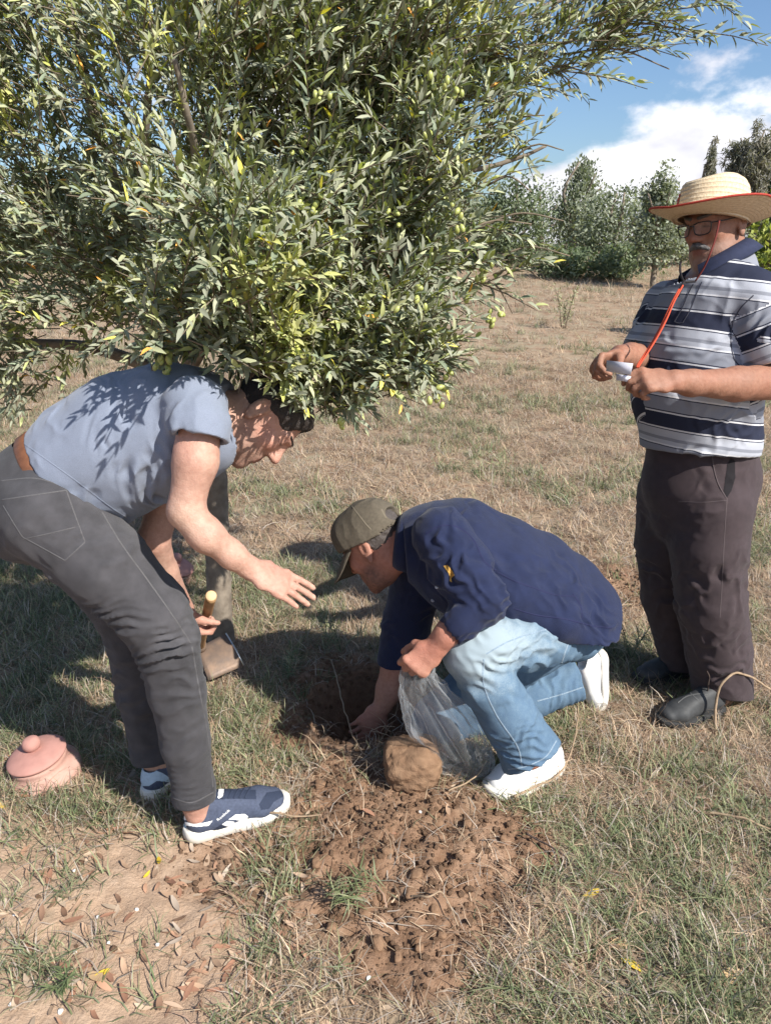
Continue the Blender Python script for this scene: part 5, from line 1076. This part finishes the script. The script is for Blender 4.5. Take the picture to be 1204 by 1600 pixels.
# clumps that are yellower than the rest
yel = fbm(pos * 4.2, 2, 61); col = col * np.where(yel[:, None] > .62, A_(1.35, 1.3, .8), 1.0)
R = rotmats(dirs, ups, r)
qx, qy, dep = proj(pos); vis = (qx > 10) & (qx < 1190) & (qy > 5) & (qy < 670); order = np.argsort(np.where(vis, dep / lens, 1e9))
pick = order[:300]; rest = np.ones(NL, bool); rest[pick] = False
v, f, k = foliage_arrays(pos[rest], R[rest], lens[rest], col[rest], kinds[rest]); o = obj('foliage', v, f, M_OLEAF, OT, attrs={'col': k}); o['kind'] = 'stuff'
lm = []
for kk, (v, q, t) in enumerate(LEAF):
    for c in ((1, 1, 1), (.75, .85, .8), (1.45, 1.45, 1.05)): me = mesh('olive_leaf', v, [q, t], True, {'col': np.tile(np.array(c, float), (len(v), 1))}); me.materials.append(M_OLEAF); lm.append(me)
for i_ in pick:
    o = bpy.data.objects.new('leaf', lm[kinds[i_] * 3 + r.integers(0, 3)]); C.objects.link(o); o.parent = OT
    o.matrix_local = Matrix.Translation(Vector(pos[i_] - tb)) @ Matrix(R[i_].tolist()).to_4x4() @ Matrix.Scale(float(lens[i_]), 4)
# twigs of the sprigs
TV, TF = [], []
for i_ in range(NS):
    p = np.array([S0[i_] - SD[i_] * .03, S0[i_] + SD[i_] * SL[i_] * .5 + A_(0, 0, -.025 * SL[i_]), S0[i_] + SD[i_] * SL[i_] + A_(0, 0, -.10 * SL[i_])]); v, f = tube(p, [.0020, .0015, .0009], 4, False); TF.append(f[0] + len(TV) * 12); TV.append(v)
o = obj('twigs', np.concatenate(TV), np.concatenate(TF), M_TWIG, OT); o['kind'] = 'stuff'
# olives
M_OLIVE = mat('green_olive', (.30, .34, .085), .35, .2, 60, spec=.5, sub=.1, col2=(.46, .47, .17))
prof = [(.0002, .0), (.0035, -.0015), (.0065, -.006), (.0080, -.012), (.0075, -.018), (.0045, -.0235), (.0002, -.0255)]; v, f = lathe(prof, 10); ome = mesh('olive', v, f[0]); ome.materials.append(M_OLIVE)
cand = np.argsort(np.where((qx > 130) & (qx < 900) & (qy > 60) & (qy < 660), dep + r.normal(0, .16, NL) - .0004 * np.clip(qy, 0, 640) + np.where(dep < 1.72, 9, 0), 9))[:3200]; w_ = fbm(pos[cand] * 7.5, 2, 77) + r.normal(0, .30, len(cand)); cand = cand[np.argsort(-w_)[:100]]
extra = []
for ox, oy in ((690, 600), (702, 588), (655, 560), (540, 650), (762, 428), (790, 488), (684, 622), (470, 215), (450, 430), (612, 330), (665, 205), (520, 560), (400, 400), (560, 480), (640, 470), (720, 330), (600, 610), (745, 455)): extra.append(int(np.argmin(np.hypot(qx - ox, qy - oy) + 60 * np.clip(dep - 1.8, 0, 9))))
cand = np.concatenate([cand[:86], np.repeat(extra, 2)])
for i_ in cand:
    for q in range(r.integers(1, 5)):
        o = bpy.data.objects.new('olive', ome); C.objects.link(o); o.parent = OT; o.location = pos[i_] - tb + r.normal(0, .011, 3) + A_(0, -.008, -.01 * q); o.rotation_euler = (r.normal(0, .5), r.normal(0, .5), 0); o.scale = (r.uniform(.68, .9),) * 3

# ------------------------------------------------------------------ trees behind
M_FAR = leafy('far_leaf', (1, 1, 1), (1.15, 1.15, 1.15), .6, .2)
def far_tree(name, px, top, Y, wpx, label, pal, n=3600, ls=.07, trunk=.10, crown_lo=.25, shape=1.0, lean=0, seed=0, group=None, droop=0, gap=.0, stems=1, cat='tree'):
    r = np.random.default_rng(seed + 500); x = P(px, 400, Y)[0]; z0 = gz(x, Y); zt = P(px, top, Y)[2]; h = zt - z0; rad = wpx / 2 * PT(px, 350, Y)[1]; base = A_(x, Y, z0); T = empty(name, base, label, cat, group)
    ps = []
    for s_ in range(stems):
        off = A_(r.normal(0, .25) * rad, r.normal(0, .2) * rad, 0) if stems > 1 else np.zeros(3)
        p = smooth_path([base + off * .3 - A_(0, 0, .1), base + off * .6 + A_(r.normal(0, .05) * h, 0, h * .3), base + off + A_(r.normal(0, .06) * h + lean * h * .5, 0, h * .65), base + off + A_(lean * h, 0, h * .93)], 10); ps.append(tube(p, np.linspace(trunk, trunk * .25, 10), 7))
    for b_ in range(6):
        a = r.random() * 6.283; q = base + A_(0, 0, h * r.uniform(.25, .6)); e = q + A_(math.cos(a) * rad * .7, math.sin(a) * rad * .7, h * r.uniform(.12, .3)); ps.append(tube(smooth_path([q, (q + e) / 2 + A_(0, 0, -.02 * h), e], 6), np.linspace(trunk * .45, trunk * .15, 6), 5))
    v, f = merge(ps); obj('trunk', v, f, M_BARK, T)
    nc = max(30, n // 26); u = r.normal(size=(nc, 3)); u /= np.linalg.norm(u, axis=1)[:, None]; u *= (.35 + .65 * r.random(nc) ** .5)[:, None]; u *= (1 + .28 * fbm(u * 2.2 + seed, 2, seed % 7))[:, None]
    zc = crown_lo + (1 - crown_lo) * .5; hz = (1 - crown_lo) * .5 * h; tz = (u[:, 2] + 1) / 2; wsc = np.where(shape > 1, (1.15 - np.clip(tz, 0, 1)) ** .8, 1.0)
    c = base + np.stack([u[:, 0] * rad * wsc + lean * h * tz, u[:, 1] * rad * wsc, zc * h + u[:, 2] * hz], 1)
    ncl = np.repeat(np.arange(nc), 26); k = len(ncl); cs = np.clip(rad * .26, .12, .55); p = c[ncl] + r.normal(0, 1, (k, 3)) * A_(cs, cs, cs * .8) * .6 - A_(0, 0, 1) * (np.abs(r.normal(0, 1, k)) * droop * cs)[:, None]
    d = r.normal(0, 1, (k, 3)) + (p - c[ncl]) / cs * .8 + A_(0, 0, .35 - droop * 2.2); d /= np.linalg.norm(d, axis=1)[:, None]; up = r.normal(0, .6, (k, 3)) + A_(.2, -.3, .7); s = np.cross(d, up); s /= np.maximum(.05, np.linalg.norm(s, axis=1))[:, None]
    Lf = (ls * r.uniform(.6, 1.4, k))[:, None]; wd = .09 if droop > 0 else (.28 if droop == 0 else .22)
    V = np.stack([p - d * Lf * .5, p + s * Lf * wd, p + d * Lf * .5, p - s * Lf * wd], 1).reshape(-1, 3); Fq = np.arange(4 * k).reshape(-1, 4)
    pc = np.array(pal)[r.integers(0, len(pal), nc)][ncl] * r.uniform(.75, 1.3, (k, 1)); o = obj('crown', V, Fq, M_FAR, T, smooth=False, attrs={'col': np.repeat(pc, 4, 0)}); o['kind'] = 'stuff'
    return T
OLV = [(.17, .19, .13), (.22, .24, .18), (.135, .155, .105), (.27, .285, .22)]; DRK = [(.105, .135, .075), (.14, .17, .10), (.085, .11, .065), (.17, .195, .12)]; PIN = [(.14, .145, .115), (.17, .165, .135), (.20, .185, .15)]; YEL = [(.24, .27, .065), (.33, .34, .10), (.16, .20, .05), (.12, .16, .045)]; CYP = [(.028, .045, .025), (.045, .062, .035)]  # olive and shrub greens lightened to stand in for distance haze
far_tree('bushy_tree', 800, 268, 22, 105, 'dense dark green bushy tree left of the feathery grey olive on the skyline', DRK, 5200, .10, .10, .02, seed=1)
far_tree('olive_tree', 897, 243, 23, 100, 'feathery grey olive with thin upright shoots against the white cloud', OLV, 4200, .12, .09, .0, 1.4, seed=2, droop=-.45, stems=4)
far_tree('olive_tree', 955, 292, 20, 120, 'low rounded grey-green olive between the feathery olive and the trunked one', OLV, 5200, .09, .09, .0, seed=3, stems=2)
far_tree('olive_tree', 1024, 262, 17, 92, 'silvery olive on a slim bare trunk just left of the straw hat', OLV[1:], 5200, .085, .07, .13, 1.2, seed=4)
far_tree('olive_tree', 1062, 330, 22, 80, 'small grey olive half hidden behind the standing man\'s face', OLV, 2600, .10, .08, .0, seed=5)
far_tree('shrub', 880, 388, 19, 90, 'low dark green shrub at the foot of the feathery olive', DRK, 2600, .09, .05, .0, seed=6, cat='shrub', stems=3)
far_tree('shrub', 960, 384, 18.5, 84, 'low dark green shrub under the low rounded olive', DRK, 2400, .09, .05, .0, seed=7, cat='shrub', stems=3)
far_tree('pine_tree', 1092, 222, 40, 28, 'narrow short pine just left of the two tall feathery ones', PIN, 4200, .30, .12, .05, 1.2, seed=8, droop=.5)
far_tree('pine_tree', 1131, 202, 42, 40, 'tall wispy dark pine behind the crown of the straw hat', PIN, 5200, .32, .14, .05, 1.0, seed=9, droop=.5)
far_tree('pine_tree', 1165, 188, 41, 52, 'tallest brownish feathery pine rising right of the hat\'s crown', PIN[1:], 6500, .32, .14, .0, 1.0, seed=10, droop=.6)
far_tree('cypress_tree', 1194, 262, 38, 26, 'small black-green cypress above the right end of the hat brim', CYP, 2600, .16, .10, .0, 1.6, seed=11)
far_tree('bushy_tree', 1205, 318, 10, 95, 'sunlit yellow-green leafy tree right behind the standing man\'s neck', YEL, 3600, .085, .05, .0, seed=12, stems=3)
far_tree('olive_tree', 740, 300, 24, 120, 'pale olive showing past the right edge of the big olive\'s crown', OLV, 4200, .11, .10, .0, seed=13, stems=2)
for q, (px, top, Y, w) in enumerate(((610, 285, 25, 170), (430, 270, 24, 190), (240, 290, 22, 190), (70, 300, 21, 180), (-90, 300, 22, 200))):
    far_tree('olive_tree', px, top, Y, w, 'grey-green orchard tree glimpsed through gaps in the big olive\'s crown', OLV[:3], 3000, .13, .12, .0, seed=20 + q, group='orchard trees behind the big olive')
far_tree('olive_tree', 848, 290, 27, 110, 'back-row grey olive between the dark bushy tree and the feathery olive', OLV, 3600, .085, .10, .0, seed=31, stems=2)
far_tree('olive_tree', 990, 300, 28, 130, 'back-row grey olive filling in behind the low rounded one', OLV, 3600, .085, .10, .0, seed=32, stems=2)
far_tree('olive_tree', 1105, 318, 27, 120, 'back-row olive behind the straw hat brim and the man\'s glasses', OLV, 3600, .085, .10, .0, seed=33, stems=2)
# the spindly seedling in the middle of the field
sb = Gz(880, 512); SP_ = empty('sapling', sb, 'spindly bare olive seedling standing alone in the dry field', 'sapling'); stn = []; lv = []
for q in range(7):
    a = r.uniform(-.5, .5); hh = r.uniform(.35, .62); e = sb + A_(a * .35, r.normal(0, .08), hh); p = smooth_path([sb + A_(a * .06, 0, -.02), (sb + e) / 2 + A_(r.normal(0, .02), 0, .03), e], 9); v, f = tube(p, np.linspace(.009, .003, 9), 5); obj('stem', v, f, M_TWIG, SP_)
    for k in range(2, 9):
        for z in range(5): lv.append((p[k] + r.normal(0, .02, 3), r.normal(0, 1, 3) + A_(0, 0, .6)))
pp, dd = np.array([a for a, _ in lv]), np.array([b for _, b in lv]); v, f, k = foliage_arrays(pp, rotmats(dd, r.normal(0, 1, dd.shape) + A_(0, -.5, 1), r), np.full(len(pp), .05), np.tile(A_(1.3, 1.25, 1.1), (len(pp), 1)), r.integers(0, 4, len(pp))); o = obj('foliage', v, f, M_OLEAF, SP_, attrs={'col': k}); o['kind'] = 'stuff'
# ------------------------------------------------------------------ smaller things
M_TERRA = mat('pink_terracotta', (.41, .215, .18), .9, .14, 26, bump=.25, bscale=140, spec=.15); M_TERRB = mat('weathered_terracotta', (.37, .20, .16), .95, .22, 18, bump=.5, bscale=90, spec=.1, col2=(.49, .32, .26))
def pot(px, py, label, s=1.0, tilt=(.10, -.17)):
    b_ = Gz(px, py); T = empty('clay_pot', b_, label, 'pot'); Mt = np.array((Matrix.Rotation(tilt[0], 3, 'X') @ Matrix.Rotation(tilt[1], 3, 'Y')))
    W = lambda v: b_ + (v * s) @ Mt.T
    v, f = lathe(smooth_path([(x, z, 0) for x, z in ((.0002, .058), (.06, .060), (.088, .062), (.093, .056), (.092, .044), (.096, .034), (.112, .024), (.122, .012), (.124, -.01), (.120, -.06))], 36)[:, :2], 48); v = v * (1 + .010 * fbm(v * 18, 3, 4))[:, None]; obj('jar', W(v), f, M_TERRB, T)
    v, f = lathe(smooth_path([(x, z, 0) for x, z in ((.0002, .066), (.07, .066), (.090, .067), (.098, .074), (.096, .082), (.082, .092), (.06, .100), (.04, .104), (.0002, .105))], 40)[:, :2], 48); v = v * (1 + .006 * fbm(v * 14, 2, 6))[:, None]; lid = obj('lid', W(v), f, M_TERRA, T)
    v, f = lathe(smooth_path([(x, z, 0) for x, z in ((.022, .098), (.022, .106), (.029, .118), (.030, .130), (.025, .142), (.014, .149), (.0002, .151))], 24)[:, :2], 28); obj('knob', W(v), f, M_TERRA, lid)
    return T
pot(70, 1206, 'round pink clay pot with a knobbed lid, half buried in the near left grass', .90); pot(268, 905, 'pink clay pot in speckled shade beside the olive trunk, behind the man\'s arm', .95, (.05, .3))
# hoe
M_WOOD = mat('worn_ash_handle', (.36, .20, .09), .6, .2, 30, bump=.3, bscale=120, col2=(.46, .28, .14)); M_WEND = mat('handle_end_grain', (.60, .42, .24), .8); M_STEEL = mat('worn_steel', (.13, .10, .085), .55, .25, 30, bump=.35, bscale=120, metallic=.3, col2=(.24, .16, .11)); M_EDGE = mat('bright_steel', (.62, .60, .57), .28, .1, 60, metallic=.85)
e0, e1 = P(330, 931, 2.02), P(313, 1012, 2.55); HO = empty('hoe', A_(e1[0], e1[1], gz(e1[0], e1[1])), 'hoe with a wooden handle standing by the bending man\'s knee, blade in the grass', 'hoe')
dv = unit(e1 - e0); v, f = tube(smooth_path([e0, e0 * .6 + e1 * .4 + A_(0, 0, .004), e1], 16), [.0165] * 2 + [.0155] * 8 + [.0150] * 4 + [.016] * 2, 14); h_ = obj('handle', v, f, M_WOOD, HO)
v, f = tube(np.array([e0 - dv * .0015, e0 + dv * .0005]), [.0150, .0158], 16); obj('end_grain', v, f, M_WEND, h_)
c4 = np.array([P(306, 1014, 2.55), P(353, 990, 2.62), P(381, 1040, 2.52), P(326, 1064, 2.45)]); nn = unit(np.cross(c4[1] - c4[0], c4[3] - c4[0])); nn = nn if nn[2] > 0 else -nn
gu, gv = np.meshgrid(np.linspace(0, 1, 9), np.linspace(0, 1, 9), indexing='ij'); gp = lambda q, u_, v_: (q[0] * ((1 - u_) * (1 - v_))[..., None] + q[1] * (u_ * (1 - v_))[..., None] + q[2] * (u_ * v_)[..., None] + q[3] * ((1 - u_) * v_)[..., None])
V1 = gp(c4, gu, gv) + nn * (.010 * np.sin(gv * math.pi) + .002)[..., None]; V2 = V1 - nn * .004; ii, jj = np.meshgrid(np.arange(8), np.arange(8), indexing='ij'); ii, jj = ii.ravel(), jj.ravel(); q_ = np.stack([ii * 9 + jj, (ii + 1) * 9 + jj, (ii + 1) * 9 + jj + 1, ii * 9 + jj + 1], 1)
ring = [k for k in range(9)] + [k * 9 + 8 for k in range(1, 9)] + [72 + k for k in range(7, -1, -1)] + [k * 9 for k in range(7, 0, -1)]; rs = np.array([(ring[k], ring[(k + 1) % len(ring)], ring[(k + 1) % len(ring)] + 81, ring[k] + 81) for k in range(len(ring))])
bl = obj('blade', np.concatenate([V1.reshape(-1, 3), V2.reshape(-1, 3)]), np.concatenate([q_, q_[:, ::-1] + 81, rs]), M_STEEL, HO)
ea, eb = c4[1] + nn * .002, c4[2] + nn * .002; v, f = tube(np.array([ea, (ea + eb) / 2 + nn * .010, eb]), .0032, 6); obj('cutting_edge', v, f, M_EDGE, bl)
v, f = tube(np.array([e1 - dv * .05, e1 + dv * .02]), [.021, .023], 14); obj('socket', v, f, M_STEEL, HO)
# clear plastic bag
m, t, b, N, Lk = nodes('clear_film'); lw = N('ShaderNodeLayerWeight', i_Blend=.3); tr = N('ShaderNodeBsdfTransparent'); tr.inputs['Color'].default_value = (.96, .97, .98, 1); gl_ = N('ShaderNodeBsdfGlossy', i_Roughness=.07); df = N('ShaderNodeBsdfTranslucent'); df.inputs['Color'].default_value = (.85, .88, .9, 1); d2 = N('ShaderNodeBsdfDiffuse'); d2.inputs['Color'].default_value = (.8, .83, .86, 1)
m0 = N('ShaderNodeMixShader', i_Fac=.6); Lk(df.outputs[0], m0.inputs[1]); Lk(d2.outputs[0], m0.inputs[2]); m1 = N('ShaderNodeMixShader', i_Fac=.35); Lk(m0.outputs[0], m1.inputs[1]); Lk(gl_.outputs[0], m1.inputs[2])
fc = N('ShaderNodeMapRange'); fc.inputs['To Min'].default_value = .022; fc.inputs['To Max'].default_value = .62; Lk(lw.outputs['Facing'], fc.inputs['Value']); m2 = N('ShaderNodeMixShader'); Lk(fc.outputs[0], m2.inputs[0]); Lk(tr.outputs[0], m2.inputs[1]); Lk(m1.outputs[0], m2.inputs[2]); Lk(m2.outputs[0], t.nodes['Material Output'].inputs['Surface']); M_FILM = m
spec = [(652, 1046, 1.80, 20, .020), (650, 1064, 1.81, 30, .024), (662, 1092, 1.84, 42, .036), (684, 1130, 1.88, 54, .050), (708, 1165, 1.91, 55, .052), (730, 1190, 1.93, 42, .040), (746, 1204, 1.94, 22, .022)]
cs = smooth_path([P(*s[:3]) for s in spec], 60); rr_ = smooth_path([(s[3] * PT(*s[:3])[1] * .9, s[4] * .9, 0) for s in spec], 60); n = 84; a_ = np.arange(n) * 2 * math.pi / n; Vb = []
axb = unit(cs[-1] - cs[0]); ub = unit(np.cross(axb, A_(0, 1, .25))); vb = np.cross(axb, ub)
for k in range(60): Vb.append(cs[k] + np.outer(np.cos(a_) * rr_[k, 0], ub) + np.outer(np.sin(a_) * rr_[k, 1], vb))
Vb = np.concatenate(Vb); Fb = np.array([(k * n + i_, k * n + (i_ + 1) % n, (k + 1) * n + (i_ + 1) % n, (k + 1) * n + i_) for k in range(59) for i_ in range(n)])
Nb = normals(Vb, Fb); tpos = np.repeat(np.linspace(0, 1, 60), n); ang = np.tile(a_, 60)
pl = np.abs(fbm(np.stack([np.cos(ang) * 2.2, np.sin(ang) * 2.2, tpos * 2.0], 1), 3, 6)); cr = np.abs(fbm(Vb * 13, 3, 8)); Vb = Vb + Nb * (-.034 * (1 - np.abs(pl)) ** 2 * np.sin(math.pi * np.clip(tpos * 1.1, 0, 1)) + .013 * cr + .012)[:, None]
gb = gh(Vb[:, 0], Vb[:, 1]); Vb[:, 2] = np.maximum(Vb[:, 2], gb + .004 + .006 * cr)
tag(obj('plastic_bag', Vb, Fb, M_FILM), 'crumpled clear plastic bag held by the kneeling man beside the hole', 'bag')
# card
M_CARD = mat('white_card', (.62, .62, .70), .6, .03, 30); cq = [P(947, 563, 2.08), P(988, 568, 2.00), P(984, 586, 2.00), P(946, 580, 2.08)]; cn = unit(np.cross(cq[1] - cq[0], cq[3] - cq[0])) * .0008; Vc = np.array(cq + [q + cn for q in cq]); tag(obj('paper_card', Vc, np.array([(0, 1, 2, 3), (7, 6, 5, 4), (0, 4, 5, 1), (1, 5, 6, 2), (2, 6, 7, 3), (3, 7, 4, 0)]), M_CARD, smooth=False), 'small white card held in both hands of the standing man', 'card')
cq = [P(962, 584, 2.065), P(985, 588, 2.055), P(982, 597, 2.05), P(962, 594, 2.06)]; Vc = np.array(cq + [q + cn for q in cq]); tag(obj('paper_card', Vc, np.array([(0, 1, 2, 3), (7, 6, 5, 4), (0, 4, 5, 1), (1, 5, 6, 2), (2, 6, 7, 3), (3, 7, 4, 0)]), M_CARD, smooth=False), 'second smaller white card showing just below the upper card in the hands', 'card')
# clods
M_BIGC = mat('packed_soil', (.165, .096, .058), .95, scale=40, bump=.6, bscale=220, spec=.1, col2=(.27, .17, .105), bd=.004)
def clod(px, py, s, seed, sub=4, sq=.85, amp=.4, dz=.6):
    V, F_ = ico(sub); n_ = fbm(V * 1.2 + seed * 3.7, 2, seed); V = V * (1 + amp * .6 * n_[:, None]) ; V = V / (np.abs(V) ** 3.2).sum(1)[:, None] ** (1 / 3.2) * (1 + amp * .5 * n_[:, None]); V *= (1 + .07 * fbm(V * 2.6 + seed, 2, seed + 2) + .045 * fbm(V * 6, 3, seed + 3) + .026 * fbm(V * 17, 3, seed + 5))[:, None] * rc_.uniform(.8, 1.2, 3); g_ = Gz(px, py); c = g_ + A_(0, s * .3, s * dz); return obj('soil_clod', c + V * A_(s, s, s * sq), F_, M_BIGC, at=g_, smooth=True)
rc_ = np.random.default_rng(77)
tag(clod(643, 1226, .074, 5, 5, .98, .25, .78), 'largest squarish brown clod at the rim of the hole before the bag', 'clod')
CL = [(452, 1212), (470, 1250), (500, 1228), (560, 1262), (590, 1290), (520, 1300), (610, 1330), (650, 1300), (690, 1290), (720, 1330), (560, 1350), (600, 1390), (650, 1370), (700, 1380), (760, 1360), (790, 1320), (540, 1410), (620, 1440), (680, 1430), (740, 1420), (620, 1500), (590, 1478), (560, 1500), (800, 1400), (770, 1450), (430, 1300), (460, 1330), (400, 1330), (660, 1480), (700, 1470), (500, 1360), (515, 1450), (890, 860), (925, 862), (960, 900), (980, 880), (915, 905), (575, 1425), (640, 1405), (725, 1290)]
rc_ = np.random.default_rng(77)
for q, (x, y) in enumerate(CL):
    o = clod(x + rc_.normal(0, 5), y + rc_.normal(0, 4), rc_.uniform(.007, .015), q + 10, 3, .8, .45, .25); big = y < 950
    tag(o, 'small brown clod in the dug patch behind the kneeling man' if big else 'small loose brown clod in the spoil dug from the hole', 'clod', 'clods in the dug patch behind' if big else 'loose clods in the spoil')
# stones
M_STONE = mat('white_stone', (.68, .66, .62), .7, .15, 60, bump=.3)
for q, (x, y) in enumerate(((23, 1430), (153, 1434), (133, 1511), (116, 1361), (246, 1477), (170, 1474), (214, 1422), (95, 1582), (576, 1519), (510, 998), (1111, 1507), (1146, 1469), (1096, 1428), (656, 1270), (18, 1570), (118, 1490), (150, 1268), (964, 1345))):
    V, F_ = lump(q + 30, 2, .4, 1.2, .7); s = rc_.uniform(.0035, .006); g_ = Gz(x, y); o = obj('stone', g_ + V * s + A_(0, 0, s * .5), F_, M_STONE, at=g_)
    soil = x < 400; tag(o, 'tiny white stone on the bare tan soil at the near left' if soil else 'tiny white stone in the dry grass or dug soil', 'stone', 'white stones on bare soil' if soil else 'white stones in the grass')
# fallen leaves
lk = {'y': [litter_leaf(200 + k, .05, .009, (.72, .50, .05)) for k in range(3)], 'b': [litter_leaf(210 + k, .052, .0075, LIT[k % 7]) for k in range(10)], 'p': [litter_leaf(230 + k, .05, .014, (.62, .43, .24)) for k in range(2)]}
for l_ in lk.values():
    for me in l_: me.materials.append(M_LIT)
def drop(kind, x, y, label, group, s=1.0, rz=None, cat='leaf'):
    g_ = Gz(x, y); o = bpy.data.objects.new('fallen_leaf', lk[kind][rc_.integers(len(lk[kind]))]); C.objects.link(o); o.location = g_ + A_(0, 0, .004); o.rotation_euler = (rc_.normal(0, .14), rc_.normal(0, .12), rc_.random() * 6.28 if rz is None else rz); o.scale = (s, s, s); return tag(o, label, cat, group)
for x, y, s, lb in ((159, 1525, .8, 'bright yellow leaf lying on a pale curled one on bare soil'), (230, 1370, .55, 'small yellow leaf standing upright just below the near shoe'), (249, 1348, .65, 'small yellow leaf lying flat below the near shoe'), (2, 1260, .9, 'yellow leaf in the grass at the edge below the pot'), (986, 1510, 1.0, 'yellow-green leaf in the lower right grass'), (924, 1399, 1.0, 'orange-yellow leaf in the grass right of the spoil'), (10, 990, .9, 'yellow leaf in the shade of the tree')): drop('y', x, y, lb, None, s)
for x, y, s, lb in ((152, 1530, .9, 'pale curled leaf under the bright yellow one'), (1147, 1530, 1.3, 'largest pale dry leaf in the lower right corner grass'), (965, 1478, 1.0, 'pale upright dry leaf above the yellow-green one'), (948, 1422, .8, 'pale round dry leaf below the orange-yellow one')): drop('p', x, y, lb, None, s)
for q in range(150):
    x, y = (rc_.uniform(5, 400), rc_.uniform(1290, 1590)) if q < 80 else ((rc_.uniform(250, 480), rc_.uniform(1360, 1560)) if q < 120 else (rc_.uniform(100, 300), rc_.uniform(1150, 1300)))
    drop('b', x, y, 'dry brown olive leaf fallen on the soil around the near shoe', 'dry leaves fallen on the soil', rc_.uniform(.55, .95))
# sticks
M_STICK = mat('dry_stick', (.30, .215, .14), .9, .3, 60, bump=.4); M_STICKD = mat('dark_stick', (.07, .05, .042), .9, .3, 60)
def stick(pts, r0, label, m_=M_STICK, r1=None, cat='twig', group=None, n=30):
    p = smooth_path(pts, n); p += .004 * np.stack([fbm(p * 20 + k * 7, 2, k) for k in range(3)], 1); v, f = tube(p, np.linspace(r0, r1 or r0 * .6, n), 7); return tag(obj('dry_twig', v, f, m_), label, cat, group)
up_ = lambda x, y, h: Gz(x, y) + A_(0, 0, h)
stick([up_(1118, 1150, -.01), P(1117, 1110, 2.21), P(1124, 1075, 2.22), P(1145, 1052, 2.24), P(1170, 1056, 2.26), P(1204, 1078, 2.28), P(1260, 1110, 2.3)], .0052, 'thick arched dry vine looping out of the grass before the grey shoe')
stick([up_(1094, 1105, 0), P(1102, 1085, 2.27), P(1108, 1062, 2.26), P(1104, 1050, 2.26)], .0030, 'thin black twig standing beside the arched vine', M_STICKD)
stick([up_(1108, 1118, .01), up_(1112, 1132, .02), up_(1116, 1146, .005)], .0032, 'short pale stick lying under the arched vine')
stick([up_(396, 1279, .03), up_(425, 1287, .035), up_(470, 1288, .02), up_(502, 1282, .02)], .0036, 'pale stick lying across the toe of the near blue shoe')
stick([up_(935, 1020, .05), up_(960, 975, .07), up_(985, 960, .05)], .003, 'dry stalk arching behind the kneeling man\'s back foot'); stick([up_(800, 1255, .02), up_(880, 1215, .04), up_(900, 1130, .05), up_(880, 1105, .03)], .0034, 'long bent straw stalk rising right of the white shoe')
stick([up_(1090, 1275, .015), up_(1150, 1290, .03), up_(1210, 1312, .02)], .0042, 'brown stick near the right edge of the grass', M_STICK); stick([up_(820, 1310, .02), up_(870, 1345, .03), up_(905, 1372, .02)], .0028, 'dark stick in the grass below the white shoe', M_STICKD); stick([up_(700, 1250, .03), up_(745, 1232, .05), up_(760, 1190, .06)], .0026, 'thin straw stalk between the big clod and the white shoe')
stick([up_(520, 1140, .03), up_(560, 1180, .03), up_(600, 1172, .03)], .0026, 'thin root crossing the front lip of the hole'); stick([up_(640, 1420, .04), up_(665, 1436, .07), up_(690, 1420, .06), up_(715, 1460, .03)], .0028, 'pale looped root sticking out of the spoil')
# weeds by the hole
def weed(px, py, label, n=16, h=.13, seed=0, pal=GREEN, w=.0022):
    r_ = np.random.default_rng(seed + 900); b_ = Gz(px, py); T = empty('weed', b_, label, 'weed')
    for s_ in range(max(3, n // 4)):
        a, e = r_.random() * 6.283, r_.uniform(.7, 1.4); tip = b_ + h * r_.uniform(.6, 1.1) * A_(math.cos(a) * math.cos(e), math.sin(a) * math.cos(e), math.sin(e)); p = smooth_path([b_, (b_ + tip) / 2 + A_(0, 0, .01), tip], 8); v, f = tube(p, np.linspace(.0016, .0008, 8), 4); V, F_, K = [v], [f[0]], [np.tile(np.array(pal[r_.integers(len(pal))]), (len(v), 1))]; nv = len(v)
        for k in range(2, 8):
            for sg in (-1, 1):
                bv, bf = blade(r_, p[k] - b_, a + sg * 1.2 + r_.normal(0, .3), r_.uniform(-.1, .7), h * .42, w, .5, 2); V.append(np.array(bv) + b_); F_.append(np.array(bf) + nv); nv += len(bv); K.append(np.tile(np.array(pal[r_.integers(len(pal))]), (len(bv), 1)))
        obj('stalk', np.concatenate(V), np.concatenate(F_), M_GRASS, T, attrs={'col': np.concatenate(K)}, smooth=False)
weed(535, 1120, 'feathery pale green weed growing at the left lip of the hole', 22, .17, 1, GREEN[2:] + STRAW[:2]); weed(450, 1062, 'short green weed on the bank between hoe and hole', 16, .10, 2); weed(545, 1420, 'dark green grass clump in the spoil left of the looped root', 24, .12, 3, GREEN[:4]); weed(98, 1555, 'small dark green grass clump alone on the bare soil', 20, .07, 4, GREEN[:2] + GREEN[5:]); weed(985, 1030, 'tall pale green grass clump left of the standing man\'s shoe', 26, .18, 5, GREEN[2:] + STRAW[:1]); weed(610, 1130, 'wiry dark weed inside the hole beside the digging hand', 16, .12, 6, GREEN[:3] + STRAW[3:5])
